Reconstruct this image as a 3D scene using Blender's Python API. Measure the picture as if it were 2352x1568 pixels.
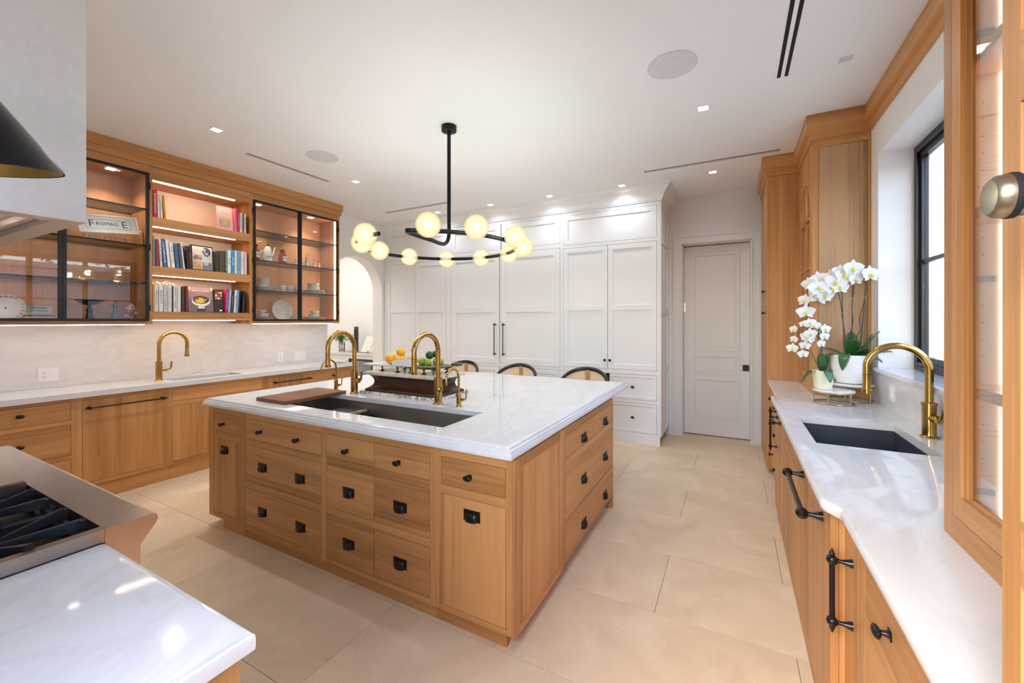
import bpy, bmesh, math, random
from mathutils import Vector, Matrix
C = bpy.context
for o in list(bpy.data.objects): bpy.data.objects.remove(o)
SC = C.scene; COL = SC.collection
PI = math.pi; rnd = random.Random(7)

# ---------------------------------------------------------------- camera
FPX = 951.0
cam = bpy.data.cameras.new('camera'); camo = bpy.data.objects.new('camera', cam); COL.objects.link(camo)
cam.sensor_width = 36.0; cam.lens = FPX / 2352 * 36.0
cam.shift_y = (736.5 - 784) / 2352.0; cam.clip_start = 0.02
camo.location = (0, 0, 1.5); camo.rotation_euler = (PI / 2, 0, math.radians(28.2))
SC.camera = camo
# ---------------------------------------------------------------- world, exposure, daylight
SC.view_settings.view_transform = 'Standard'; SC.view_settings.look = 'None'
SC.view_settings.gamma = 1.0; SC.view_settings.use_curve_mapping = False
SC.view_settings.exposure = 0.26
w = bpy.data.worlds.new('sky'); SC.world = w; w.use_nodes = True
nt = w.node_tree; nt.nodes.clear()
sky = nt.nodes.new('ShaderNodeTexSky'); sky.sky_type = 'NISHITA'; sky.sun_disc = False
sky.sun_elevation = math.radians(48); sky.sun_rotation = math.radians(200); sky.dust_density = 2.0; sky.air_density = 1.0
bg = nt.nodes.new('ShaderNodeBackground'); bg.inputs[1].default_value = 2.2
out = nt.nodes.new('ShaderNodeOutputWorld'); wbn = nt.nodes.new('ShaderNodeMix'); wbn.data_type = 'RGBA'; wbn.blend_type = 'MULTIPLY'; wbn.inputs[0].default_value = 1; wbn.inputs[7].default_value = (.97, .99, 1.01, 1)
nt.links.new(sky.outputs[0], wbn.inputs[6]); nt.links.new(wbn.outputs[2], bg.inputs[0]); nt.links.new(bg.outputs[0], out.inputs[0])
try:
    SC.cycles.use_denoising = True; SC.cycles.denoiser = 'OPENIMAGEDENOISE'
    SC.cycles.max_bounces = 10; SC.cycles.diffuse_bounces = 6; SC.cycles.glossy_bounces = 4
    SC.cycles.transmission_bounces = 8; SC.cycles.transparent_max_bounces = 48
    SC.cycles.sample_clamp_indirect = 6.0; SC.cycles.caustics_reflective = False; SC.cycles.caustics_refractive = False
except Exception: pass

sun = bpy.data.lights.new('sun', 'SUN'); sun.energy = 5.0; sun.angle = math.radians(1.0); sun.color = (1, .96, .9)
suno = bpy.data.objects.new('sun', sun); COL.objects.link(suno); suno.location = (-4, 6, 12)
suno.rotation_euler = Vector((-1, .25, 1.0)).to_track_quat('Z', 'Y').to_euler()

def sky_portal(loc, rot, sx, sy):
    l = bpy.data.lights.new('sky_portal', 'AREA'); l.shape = 'RECTANGLE'; l.size = sx; l.size_y = sy
    l.cycles.is_portal = True
    o = bpy.data.objects.new('sky_portal', l); COL.objects.link(o); o.location = loc; o.rotation_euler = rot
sky_portal((1.16, 2.72, 1.93), (0, PI / 2, 0), 1.6, 2.3)        # side window
sky_portal((-0.30, -0.42, 1.7), (PI / 2, 0, 0), .9, 1.4)       # opening added behind the camera for fill light
def lamp(kind, loc, power, col, size=0.1, rot=(0, 0, 0), sy=None, spot=None):
    l = bpy.data.lights.new('lamp_light', kind); l.energy = power; l.color = col
    if kind == 'AREA':
        l.shape = 'RECTANGLE' if sy else 'SQUARE'; l.size = size
        if sy: l.size_y = sy
    else: l.shadow_soft_size = size
    if kind == 'SPOT': l.spot_size = spot; l.spot_blend = 1.0
    o = bpy.data.objects.new('lamp_light', l); COL.objects.link(o); o.location = loc; o.rotation_euler = rot
    return o
K_DOWN, K_PANTRY, K_GLOBE = 26.0, 36.0, 50.0
WARM = (1.0, 0.86, 0.68); NEUT = (.90, 1.0, 1.13)

# ---------------------------------------------------------------- materials
def newmat(name):
    m = bpy.data.materials.new(name); m.use_nodes = True; m.node_tree.nodes.clear(); return m, m.node_tree
def sc3(c):  # sRGB 0-255 -> linear
    return tuple((x / 255 / 12.92 if x / 255 <= 0.04045 else ((x / 255 + 0.055) / 1.055) ** 2.4) for x in c) + (1.0,)
_pl = {}
def plain(name, rgb, rough=0.5, metal=0.0, noise=0.04, nscale=20.0, coat=0.0, bump=0.0, spec=0.5):
    if name in _pl: return _pl[name]
    m, t = newmat(name); N = t.nodes.new; L = t.links.new
    p = N('ShaderNodeBsdfPrincipled'); o = N('ShaderNodeOutputMaterial'); L(p.outputs[0], o.inputs[0])
    tc = N('ShaderNodeTexCoord'); n = N('ShaderNodeTexNoise'); n.inputs['Scale'].default_value = nscale; n.inputs['Detail'].default_value = 3
    L(tc.outputs['Object'], n.inputs['Vector'])
    r = N('ShaderNodeValToRGB'); c = sc3(rgb)
    r.color_ramp.elements[0].position = .3; r.color_ramp.elements[1].position = .7
    r.color_ramp.elements[0].color = tuple(min(1, x * (1 - noise)) for x in c[:3]) + (1,)
    r.color_ramp.elements[1].color = tuple(min(1, x * (1 + noise)) for x in c[:3]) + (1,)
    L(n.outputs[0], r.inputs[0]); L(r.outputs[0], p.inputs['Base Color'])
    p.inputs['Roughness'].default_value = rough; p.inputs['Metallic'].default_value = metal
    p.inputs['Coat Weight'].default_value = coat; p.inputs['Specular IOR Level'].default_value = spec
    if bump:
        b = N('ShaderNodeBump'); b.inputs['Strength'].default_value = bump; b.inputs['Distance'].default_value = .002
        L(n.outputs[0], b.inputs['Height']); L(b.outputs[0], p.inputs['Normal'])
    _pl[name] = m; return m
def wood(name, grain, light, dark, rough=0.42, plank=6.0, bands=0.3):
    """grain: 'z' vertical or 'h' horizontal; the texture lives in object space"""
    m, t = newmat(name); N = t.nodes.new; L = t.links.new
    p = N('ShaderNodeBsdfPrincipled'); o = N('ShaderNodeOutputMaterial'); L(p.outputs[0], o.inputs[0])
    tc = N('ShaderNodeTexCoord'); oi = N('ShaderNodeObjectInfo')
    off = N('ShaderNodeVectorMath'); off.operation = 'MULTIPLY_ADD'
    cmb = N('ShaderNodeCombineXYZ')
    for i in range(3): L(oi.outputs['Random'], cmb.inputs[i])
    off.inputs[1].default_value = (7.3, 11.1, 5.7); L(cmb.outputs[0], off.inputs[0]); L(tc.outputs['Object'], off.inputs[2])
    def mapped(s):
        mp = N('ShaderNodeMapping'); mp.inputs['Scale'].default_value = s; L(off.outputs[0], mp.inputs['Vector']); return mp
    hi = (60, 60, 1.6) if grain == 'z' else (1.6, 1.6, 60)
    md = (9, 9, .55) if grain == 'z' else (.55, .55, 9)
    lo = (plank, plank, .01) if grain == 'z' else (.01, .01, plank)
    n1 = N('ShaderNodeTexNoise'); n1.inputs['Scale'].default_value = 1; n1.inputs['Detail'].default_value = 4; n1.inputs['Roughness'].default_value = .65
    L(mapped(hi).outputs[0], n1.inputs['Vector'])
    n2 = N('ShaderNodeTexNoise'); n2.inputs['Scale'].default_value = 1; n2.inputs['Detail'].default_value = 3; n2.inputs['Distortion'].default_value = .6
    L(mapped(md).outputs[0], n2.inputs['Vector'])
    v = N('ShaderNodeTexVoronoi'); v.inputs['Scale'].default_value = 1; v.feature = 'F1'; L(mapped(lo).outputs[0], v.inputs['Vector'])
    sep = N('ShaderNodeSeparateColor'); L(v.outputs['Color'], sep.inputs[0])
    a = N('ShaderNodeMath'); a.operation = 'MULTIPLY_ADD'; a.inputs[1].default_value = .6; L(n1.outputs[0], a.inputs[0])
    b = N('ShaderNodeMath'); b.operation = 'MULTIPLY_ADD'; b.inputs[1].default_value = .75; L(n2.outputs[0], b.inputs[0])
    c = N('ShaderNodeMath'); c.operation = 'MULTIPLY_ADD'; c.inputs[1].default_value = bands; c.inputs[2].default_value = -.12 - bands / 2 + .02
    L(sep.outputs[0], c.inputs[0]); L(c.outputs[0], b.inputs[2]); L(b.outputs[0], a.inputs[2])
    r = N('ShaderNodeValToRGB'); r.color_ramp.elements[0].position = .2; r.color_ramp.elements[1].position = .75
    r.color_ramp.elements[0].color = sc3(dark); r.color_ramp.elements[1].color = sc3(light)
    L(a.outputs[0], r.inputs[0]); L(r.outputs[0], p.inputs['Base Color'])
    p.inputs['Roughness'].default_value = rough; p.inputs['Specular IOR Level'].default_value = .35
    bp = N('ShaderNodeBump'); bp.inputs['Strength'].default_value = .12; bp.inputs['Distance'].default_value = .001
    L(n1.outputs[0], bp.inputs['Height']); L(bp.outputs[0], p.inputs['Normal'])
    return m
OAKL, OAKD = (204, 149, 92), (146, 96, 50)
oak_v = wood('oak_vertical', 'z', OAKL, OAKD)
oak_h = wood('oak_horizontal', 'h', OAKL, OAKD)
oak_in = wood('oak_interior', 'z', (222, 170, 124), (200, 146, 102), plank=4, bands=.2)
birch = wood('pale_birch', 'z', (228, 206, 176), (216, 190, 158), plank=2, bands=.1)
walnut_v = wood('walnut_dark', 'h', (82, 48, 30), (40, 20, 12), rough=.35)
walnut_b = wood('walnut_board', 'h', (140, 84, 50), (84, 46, 28), rough=.45, plank=14)
def marble(name, base=(224, 222, 220), vein=(213, 210, 208), scale=1.0, rough=.07, strong=0.6, pos=(.42, .6)):
    m, t = newmat(name); N = t.nodes.new; L = t.links.new
    p = N('ShaderNodeBsdfPrincipled'); o = N('ShaderNodeOutputMaterial'); L(p.outputs[0], o.inputs[0])
    tc = N('ShaderNodeTexCoord'); mp = N('ShaderNodeMapping'); mp.inputs['Scale'].default_value = (2.4 * scale, .9 * scale, 2.4 * scale)
    mp.inputs['Rotation'].default_value = (0, 0, .9)
    L(tc.outputs['Object'], mp.inputs['Vector'])
    n = N('ShaderNodeTexNoise'); n.inputs['Scale'].default_value = 1.3; n.inputs['Detail'].default_value = 8; n.inputs['Distortion'].default_value = 1.6
    n.inputs['Roughness'].default_value = .6
    L(mp.outputs[0], n.inputs['Vector'])
    ms = N('ShaderNodeMath'); ms.operation = 'SUBTRACT'; ms.inputs[1].default_value = .5; L(n.outputs[0], ms.inputs[0])
    ab = N('ShaderNodeMath'); ab.operation = 'ABSOLUTE'; L(ms.outputs[0], ab.inputs[0])
    r = N('ShaderNodeValToRGB'); cb, cv = sc3(base), sc3(vein)
    r.color_ramp.elements[0].position = 0; r.color_ramp.elements[0].color = tuple(cv[i] * strong + cb[i] * (1 - strong) for i in range(3)) + (1,)
    r.color_ramp.elements[1].position = pos[1] * .1; r.color_ramp.elements[1].color = cb
    L(ab.outputs[0], r.inputs[0]); L(r.outputs[0], p.inputs['Base Color'])
    p.inputs['Roughness'].default_value = rough
    return m
quartz = marble('white_quartzite', rough=.06)
marble_splash = marble('white_quartzite_honed', rough=.22)
marble_bold = marble('veined_marble', (232, 222, 214), (62, 52, 60), scale=4, rough=.15, strong=.95, pos=(.4, .5))
marble_warm = marble('cream_marble', (226, 214, 190), (190, 176, 150), scale=4, rough=.2, strong=.6)
def limestone():
    m, t = newmat('limestone'); N = t.nodes.new; L = t.links.new
    p = N('ShaderNodeBsdfPrincipled'); o = N('ShaderNodeOutputMaterial'); L(p.outputs[0], o.inputs[0])
    tc = N('ShaderNodeTexCoord'); oi = N('ShaderNodeObjectInfo')
    off = N('ShaderNodeVectorMath'); off.operation = 'MULTIPLY_ADD'; cmb = N('ShaderNodeCombineXYZ')
    for i in range(3): L(oi.outputs['Random'], cmb.inputs[i])
    off.inputs[1].default_value = (9, 17, 5); L(cmb.outputs[0], off.inputs[0]); L(tc.outputs['Object'], off.inputs[2])
    n = N('ShaderNodeTexNoise'); n.inputs['Scale'].default_value = 2.2; n.inputs['Detail'].default_value = 8; n.inputs['Roughness'].default_value = .62; n.inputs['Distortion'].default_value = .8
    L(off.outputs[0], n.inputs['Vector'])
    f = N('ShaderNodeTexNoise'); f.inputs['Scale'].default_value = 160; f.inputs['Detail'].default_value = 3; L(tc.outputs['Object'], f.inputs['Vector'])
    r = N('ShaderNodeValToRGB'); r.color_ramp.elements[0].position = .3; r.color_ramp.elements[1].position = .72
    r.color_ramp.elements[0].color = sc3((214, 190, 158)); r.color_ramp.elements[1].color = sc3((236, 216, 186))
    L(n.outputs[0], r.inputs[0])
    r2 = N('ShaderNodeValToRGB'); r2.color_ramp.elements[0].position = .28; r2.color_ramp.elements[1].position = .42
    r2.color_ramp.elements[0].color = (.72, .66, .6, 1); r2.color_ramp.elements[1].color = (1, 1, 1, 1); L(f.outputs[0], r2.inputs[0])
    mx = N('ShaderNodeMix'); mx.data_type = 'RGBA'; mx.blend_type = 'MULTIPLY'; mx.inputs[0].default_value = .6
    L(r.outputs[0], mx.inputs[6]); L(r2.outputs[0], mx.inputs[7])
    # faint mineral veins
    w2 = N('ShaderNodeTexNoise'); w2.inputs['Scale'].default_value = 1.1; w2.inputs['Detail'].default_value = 3; w2.inputs['Distortion'].default_value = 2.5
    L(off.outputs[0], w2.inputs['Vector'])
    s = N('ShaderNodeMath'); s.operation = 'SUBTRACT'; s.inputs[1].default_value = .5; L(w2.outputs[0], s.inputs[0])
    a = N('ShaderNodeMath'); a.operation = 'ABSOLUTE'; L(s.outputs[0], a.inputs[0])
    r3 = N('ShaderNodeValToRGB'); r3.color_ramp.elements[0].color = (.16, .16, .16, 1); r3.color_ramp.elements[1].position = .006; r3.color_ramp.elements[1].color = (0, 0, 0, 1)
    L(a.outputs[0], r3.inputs[0])
    mx2 = N('ShaderNodeMix'); mx2.data_type = 'RGBA'; L(r3.outputs[0], mx2.inputs[0]); L(mx.outputs[2], mx2.inputs[6]); mx2.inputs[7].default_value = sc3((244, 232, 214))
    L(mx2.outputs[2], p.inputs['Base Color']); p.inputs['Roughness'].default_value = .42; p.inputs['Specular IOR Level'].default_value = .4
    b = N('ShaderNodeBump'); b.inputs['Strength'].default_value = .08; b.inputs['Distance'].default_value = .001
    L(f.outputs[0], b.inputs['Height']); L(b.outputs[0], p.inputs['Normal'])
    return m
stone = limestone()
wallp = plain('wall_paint', (238, 236, 234), .6, noise=.008, nscale=3)
ceilp = plain('ceiling_paint', (240, 240, 240), .7, noise=.006, nscale=2)
cabp = plain('cabinet_paint', (236, 236, 236), .32, noise=.008, nscale=3)
doorp = plain('door_paint', (222, 219, 217), .4, noise=.008, nscale=3)
brass = plain('aged_brass', (190, 150, 84), .2, 1.0, noise=.12, nscale=14)
brass_pale = plain('pale_brass', (200, 178, 130), .3, 1.0, noise=.08)
bronze = plain('dark_bronze', (40, 34, 33), .28, .55, noise=.2, nscale=30)
blackm = plain('black_metal', (26, 26, 28), .38, .6, noise=.1)
blackf = plain('black_steel_frame', (24, 25, 28), .35, .4, noise=.1)
blackw = plain('black_wood', (22, 20, 18), .25, 0, noise=.2)
steel = plain('brushed_steel', (176, 168, 162), .28, 1.0, noise=.1, nscale=6)
steel_d = plain('sink_steel', (168, 160, 150), .42, .85, noise=.12, nscale=5)
sink_b = plain('sink_composite', (62, 66, 76), .5, .2, noise=.1, nscale=8)
iron = plain('cast_iron', (28, 28, 32), .5, .3, noise=.2, nscale=60, bump=.3)
pan_b = plain('enamel_black', (14, 12, 11), .25, 0, noise=.2)
porc = plain('white_porcelain', (240, 238, 234), .15, 0, noise=.01, coat=.3)
white_pl = plain('white_plastic', (236, 234, 232), .35, 0, noise=.005)
cane = plain('cane_weave', (216, 186, 150), .6, 0, noise=.14, nscale=180)
cream = plain('cream_ceramic', (232, 228, 200), .35, 0, noise=.02)
dark = plain('shadow_gap_black', (12, 12, 12), .8)
greenl = plain('orchid_leaf', (44, 92, 44), .32, 0, noise=.2, nscale=9, coat=.2)
greend = plain('orchid_stem', (46, 62, 52), .45, 0, noise=.2)
petal = plain('orchid_petal', (226, 226, 230), .5, 0, noise=.01)
yellow = plain('orchid_throat', (214, 206, 60), .5, 0, noise=.1)
grout = plain('grout', (160, 140, 116), .9)
gold_in = plain('gold_lining', (150, 120, 60), .35, .9, noise=.15)
hoodp = plain('hood_plaster', (205, 205, 203), .7, noise=.03, nscale=60, bump=.1)
amber = plain('amber_glass_bottle', (150, 66, 18), .1, 0, noise=.1, coat=.5)
paper = plain('paper_label', (236, 230, 222), .7)
inkm = plain('printed_ink', (28, 26, 28), .7)
spotted = marble('transferware', (240, 234, 224), (140, 130, 120), scale=26, rough=.2, strong=.6, pos=(.4, .6))
def glassmat(name, tint=(1, 1, 1), refl=.08, alpha=1.0):
    m, t = newmat(name); N = t.nodes.new; L = t.links.new
    tr = N('ShaderNodeBsdfTransparent'); tr.inputs[0].default_value = tint + (1,)
    gl = N('ShaderNodeBsdfGlossy'); gl.inputs['Roughness'].default_value = .01; gl.inputs[0].default_value = (1, 1, 1, 1)
    fr = N('ShaderNodeFresnel'); fr.inputs[0].default_value = 1.5
    ad = N('ShaderNodeMath'); ad.operation = 'MULTIPLY'; ad.inputs[1].default_value = refl; L(fr.outputs[0], ad.inputs[0])
    mx = N('ShaderNodeMixShader'); L(ad.outputs[0], mx.inputs[0]); L(tr.outputs[0], mx.inputs[1]); L(gl.outputs[0], mx.inputs[2])
    o = N('ShaderNodeOutputMaterial'); L(mx.outputs[0], o.inputs[0]); return m
glass = glassmat('clear_glass', (.98, .98, .98), .55)
shelfglass = glassmat('shelf_glass', (.93, .95, .94), 1.0)
clearobj = glassmat('glassware', (.93, .95, .95), 3.0)
def emis(name, rgb, s, mixt=None):
    m, t = newmat(name); N = t.nodes.new; L = t.links.new
    e = N('ShaderNodeEmission'); e.inputs[0].default_value = rgb + (1,); e.inputs[1].default_value = s
    o = N('ShaderNodeOutputMaterial')
    if mixt is None: L(e.outputs[0], o.inputs[0])
    else:
        tr = N('ShaderNodeBsdfTransparent'); mx = N('ShaderNodeMixShader'); mx.inputs[0].default_value = mixt
        L(tr.outputs[0], mx.inputs[1]); L(e.outputs[0], mx.inputs[2]); L(mx.outputs[0], o.inputs[0])
    return m
led = emis('led_warm', (1, .74, .5), 50.0)
led_w = emis('led_white', (1, .90, .82), 24.0)
down_e = emis('downlight_glow', (1, .95, .88), 12.0)
globe_o = emis('globe_frosted', (1.0, .76, .46), .95, .42)
for n_ in globe_o.node_tree.nodes:
    if n_.type == 'BSDF_TRANSPARENT': n_.inputs[0].default_value = (1, .90, .70, 1)
globe_i = emis('globe_inner_glow', (1.0, .88, .66), 1.7, .085)
globe_c = emis('globe_bulb', (1.0, .88, .66), 4.0)

# ---------------------------------------------------------------- geometry helpers
def mesh_from_bm(name, bm, mat, smooth=False):
    me = bpy.data.meshes.new(name); bmesh.ops.recalc_face_normals(bm, faces=bm.faces); bm.to_mesh(me); bm.free()
    for m in (mat if isinstance(mat, (list, tuple)) else [mat]): me.materials.append(m)
    if smooth:
        for p in me.polygons: p.use_smooth = True
        if smooth != 'all':
            try: me.set_sharp_from_angle(angle=math.radians(38))
            except Exception: pass
    return me
def origin(o):
    b = Vector((0, 0, 0)); p = o
    while p is not None: b = b + Vector(p.location); p = p.parent
    return b
def put(name, me, parent=None, loc=(0, 0, 0), rot=(0, 0, 0), scl=None):
    """me in local coordinates; loc is a WORLD location"""
    o = bpy.data.objects.new(name, me); COL.objects.link(o)
    l = Vector(loc)
    if parent is not None: o.parent = parent; l = l - origin(parent)
    o.location = l; o.rotation_euler = rot
    if scl: o.scale = scl
    return o
def world(name, bm, mat, parent=None, smooth=False, at=None):
    """bm in WORLD coordinates; origin of the object = parent's origin, or `at`"""
    base = Vector(at) if at is not None else (origin(parent) if parent is not None else Vector((0, 0, 0)))
    bmesh.ops.translate(bm, verts=bm.verts, vec=-base)
    return put(name, mesh_from_bm(name, bm, mat, smooth), parent, base)
def tag(o, label=None, cat=None, group=None, kind=None):
    if label: o['label'] = label
    if cat: o['category'] = cat
    if group: o['group'] = group
    if kind: o['kind'] = kind
    return o
def thing(name, label, cat, loc, group=None):
    o = bpy.data.objects.new(name, None); COL.objects.link(o); o.location = loc; o.empty_display_size = .1
    return tag(o, label, cat, group)
def box(bm, x0, x1, y0, y1, z0, z1):
    x0, x1 = sorted((x0, x1)); y0, y1 = sorted((y0, y1)); z0, z1 = sorted((z0, z1))
    v = [bm.verts.new(p) for p in ((x0, y0, z0), (x1, y0, z0), (x1, y1, z0), (x0, y1, z0), (x0, y0, z1), (x1, y0, z1), (x1, y1, z1), (x0, y1, z1))]
    for f in ((0, 3, 2, 1), (4, 5, 6, 7), (0, 1, 5, 4), (1, 2, 6, 5), (2, 3, 7, 6), (3, 0, 4, 7)): bm.faces.new([v[i] for i in f])
def B(*boxes, bev=0):
    bm = bmesh.new()
    for b in boxes: box(bm, *b)
    if bev: bmesh.ops.bevel(bm, geom=bm.edges[:], offset=bev, segments=2, affect='EDGES', clamp_overlap=True)
    return bm
def ring4(a, b, c, d, w, n0, n1, wt=None):
    wt = wt or w; return ((a, a + w, c, d, n0, n1), (b - w, b, c, d, n0, n1), (a + w, b - w, c, c + wt, n0, n1), (a + w, b - w, d - wt, d, n0, n1))
def tube(bm, pts, r, seg=10, closed=False, caps=True):
    pts = [Vector(p) for p in pts]; n = len(pts); rings = []
    rr = r if isinstance(r, (list, tuple)) else [r] * n
    prev = None
    for i in range(n):
        if closed: t = pts[(i + 1) % n] - pts[i - 1]
        else: t = pts[min(i + 1, n - 1)] - pts[max(i - 1, 0)]
        t.normalize()
        if prev is None:
            a = Vector((0, 0, 1)) if abs(t.z) < .9 else Vector((1, 0, 0)); u = t.cross(a).normalized()
        else: u = (prev - t * prev.dot(t)).normalized()
        prev = u; v = t.cross(u)
        rings.append([bm.verts.new(pts[i] + (u * math.cos(2 * PI * k / seg) + v * math.sin(2 * PI * k / seg)) * rr[i]) for k in range(seg)])
    m = n if closed else n - 1
    for i in range(m):
        a, b = rings[i], rings[(i + 1) % n]
        for k in range(seg): bm.faces.new((a[k], a[(k + 1) % seg], b[(k + 1) % seg], b[k]))
    if caps and not closed:
        bm.faces.new(rings[0][::-1]); bm.faces.new(rings[-1])
def lathe(bm, prof, c=(0, 0, 0), axis='z', seg=24, cap=True):
    """prof [(radius, height)]"""
    c = Vector(c); rings = []
    for r, h in prof:
        ring = []
        for k in range(seg):
            a = 2 * PI * k / seg; p = (r * math.cos(a), r * math.sin(a), h)
            if axis == 'y': p = (p[0], -p[2], p[1])       # outward -y
            elif axis == 'x': p = (p[2], p[0], p[1])
            ring.append(bm.verts.new(c + Vector(p)))
        rings.append(ring)
    for i in range(len(rings) - 1):
        for k in range(seg): bm.faces.new((rings[i][k], rings[i][(k + 1) % seg], rings[i + 1][(k + 1) % seg], rings[i + 1][k]))
    if prof[0][0] > 1e-5 and cap: bm.faces.new(rings[0][::-1])
    if prof[-1][0] > 1e-5 and cap: bm.faces.new(rings[-1])
def L_(prof, c=(0, 0, 0), axis='z', seg=24, cap=True):
    bm = bmesh.new(); lathe(bm, prof, c, axis, seg, cap); bmesh.ops.remove_doubles(bm, verts=bm.verts, dist=1e-5); return bm
def T_(pts, r, seg=10, closed=False):
    bm = bmesh.new(); tube(bm, pts, r, seg, closed); return bm
def ball(bm, c, r, s=(1, 1, 1), seg=16, rings=10):
    m = Matrix.Translation(c) @ Matrix.Diagonal((s[0], s[1], s[2], 1)); bmesh.ops.create_uvsphere(bm, u_segments=seg, v_segments=rings, radius=r, matrix=m)
def S_(c, r, s=(1, 1, 1), seg=20, rings=12):
    bm = bmesh.new(); ball(bm, c, r, s, seg, rings); return bm
def arc(c, r, a0, a1, n, U, V):
    c, U, V = Vector(c), Vector(U), Vector(V)
    return [c + U * (r * math.cos(a0 + (a1 - a0) * i / n)) + V * (r * math.sin(a0 + (a1 - a0) * i / n)) for i in range(n + 1)]
def prism(outline, lift):
    """outline: world points of a planar polygon; extrude by vector lift"""
    bm = bmesh.new(); a = [bm.verts.new(p) for p in outline]; b = [bm.verts.new(Vector(p) + Vector(lift)) for p in outline]
    bm.faces.new(a); bm.faces.new(b[::-1]); n = len(a)
    for i in range(n): bm.faces.new((a[i], a[(i + 1) % n], b[(i + 1) % n], b[i]))
    return bm
def sweep(outline_fn, profile, n, closed=True):
    """loft: outline_fn(offset) -> list of (x,y); profile [(offset, z)]"""
    bm = bmesh.new(); rings = []
    for off, z in profile: rings.append([bm.verts.new((p[0], p[1], z)) for p in outline_fn(off)])
    for i in range(len(rings) - 1):
        m = len(rings[i]); rng = m if closed else m - 1
        for k in range(rng): bm.faces.new((rings[i][k], rings[i][(k + 1) % m], rings[i + 1][(k + 1) % m], rings[i + 1][k]))
    return bm
def slab_with_hole(x0, x1, y0, y1, hx0, hx1, hy0, hy1, z0, z1, bm=None):
    bm = bm or bmesh.new(); g = {}
    xs, ys = (x0, hx0, hx1, x1), (y0, hy0, hy1, y1)
    for z in (z0, z1):
        for i in range(4):
            for j in range(4): g[i, j, z] = bm.verts.new((xs[i], ys[j], z))
        for i in range(3):
            for j in range(3):
                if (i, j) != (1, 1): bm.faces.new((g[i, j, z], g[i + 1, j, z], g[i + 1, j + 1, z], g[i, j + 1, z]))
    def wall(path):
        for a, b in zip(path, path[1:]): bm.faces.new((g[a[0], a[1], z0], g[b[0], b[1], z0], g[b[0], b[1], z1], g[a[0], a[1], z1]))
    wall([(0, 0), (1, 0), (2, 0), (3, 0), (3, 1), (3, 2), (3, 3), (2, 3), (1, 3), (0, 3), (0, 2), (0, 1), (0, 0)])
    wall([(1, 1), (2, 1), (2, 2), (1, 2), (1, 1)])
    return bm
class Face:
    """a vertical plane: u along it, z up, n outward"""
    def __init__(s, kind, pos):
        s.k = kind; s.p = pos
        s.rot = {'-y': 0, '+x': PI / 2, '-x': -PI / 2, '+y': PI}[kind]
    def pt(s, u, z, n=0):
        if s.k == '-y': return Vector((u, s.p - n, z))
        if s.k == '+y': return Vector((u, s.p + n, z))
        if s.k == '+x': return Vector((s.p + n, u, z))
        return Vector((s.p - n, u, z))
    def bx(s, bm, u0, u1, z0, z1, n0, n1):
        a, b = s.pt(u0, z0, n0), s.pt(u1, z1, n1); box(bm, a.x, b.x, a.y, b.y, a.z, b.z)
    def B(s, *bs):
        bm = bmesh.new()
        for b in bs: s.bx(bm, *b)
        return bm
def text(body, parent, o, U, V, size, mat, width=None, name='lettering', bold=0.0, align='CENTER', ext=.0004):
    """text on a surface: o centre (world), U reading direction, V up direction"""
    cu = bpy.data.curves.new(name, 'FONT'); cu.body = body; cu.size = size; cu.extrude = ext; cu.offset = bold
    cu.align_x = align; cu.align_y = 'CENTER'; cu.materials.append(mat); cu.resolution_u = 2
    ob = bpy.data.objects.new(name, cu)
    U, V = Vector(U).normalized(), Vector(V).normalized(); W = U.cross(V)
    M = Matrix((U, V, W)).transposed().to_4x4()
    base = origin(parent) if parent is not None else Vector((0, 0, 0))
    sx = 1.0
    if width: sx = width / max(.001, .58 * size * max(1, len(body)))
    me = bpy.data.meshes.new_from_object(ob); me.transform(Matrix.Diagonal((sx, 1, 1, 1))); bpy.data.objects.remove(ob)
    ob = bpy.data.objects.new(name, me); COL.objects.link(ob)
    if parent is not None: ob.parent = parent
    ob.matrix_local = Matrix.Translation(Vector(o) - base) @ M
    return ob

# ---------------------------------------------------------------- hardware meshes (local: x width, z up, outward -y)
def hw_knob():
    bm = bmesh.new(); lathe(bm, [(.011, 0), (.010, .004), (.0055, .010), (.0055, .018), (.014, .024), (.0165, .029), (.013, .034), (0, .036)], axis='y', seg=16); return bm
def hw_oval():
    bm = bmesh.new(); box(bm, -.011, .011, -.003, 0, -.011, .011)
    lathe(bm, [(.010, .003), (.006, .010), (.006, .020)], axis='y', seg=12)
    ball(bm, (0, -.026, 0), .012, (1.9, .75, 1.15), 16, 10); return bm
def hw_cup():
    bm = bmesh.new(); box(bm, -.046, .046, -.003, 0, -.026, .026)
    n, m = 14, 8; g = []
    for i in range(n + 1):
        a = PI * i / n; row = []
        for j in range(m + 1):
            b = PI / 2 * j / m * 1.15
            cb_ = max(0.0, 1 - abs(math.cos(a)) ** 3) ** .5; zb_ = math.sin(min(b, PI / 2)); row.append(bm.verts.new((-.034 * math.cos(a) * (.72 + .28 * zb_), -.003 - .021 * cb_ * zb_, .016 - .034 * (1 - math.cos(min(b, PI / 2 * 1.1))) - (.0 if b < PI / 2 else .001))))
        g.append(row)
    for i in range(n):
        for j in range(m): bm.faces.new((g[i][j], g[i + 1][j], g[i + 1][j + 1], g[i][j + 1]))
    for sx in (-.038, .038): ball(bm, (sx, -.004, .018), .003, (1, 1, 1), 8, 6)
    return bm
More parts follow.
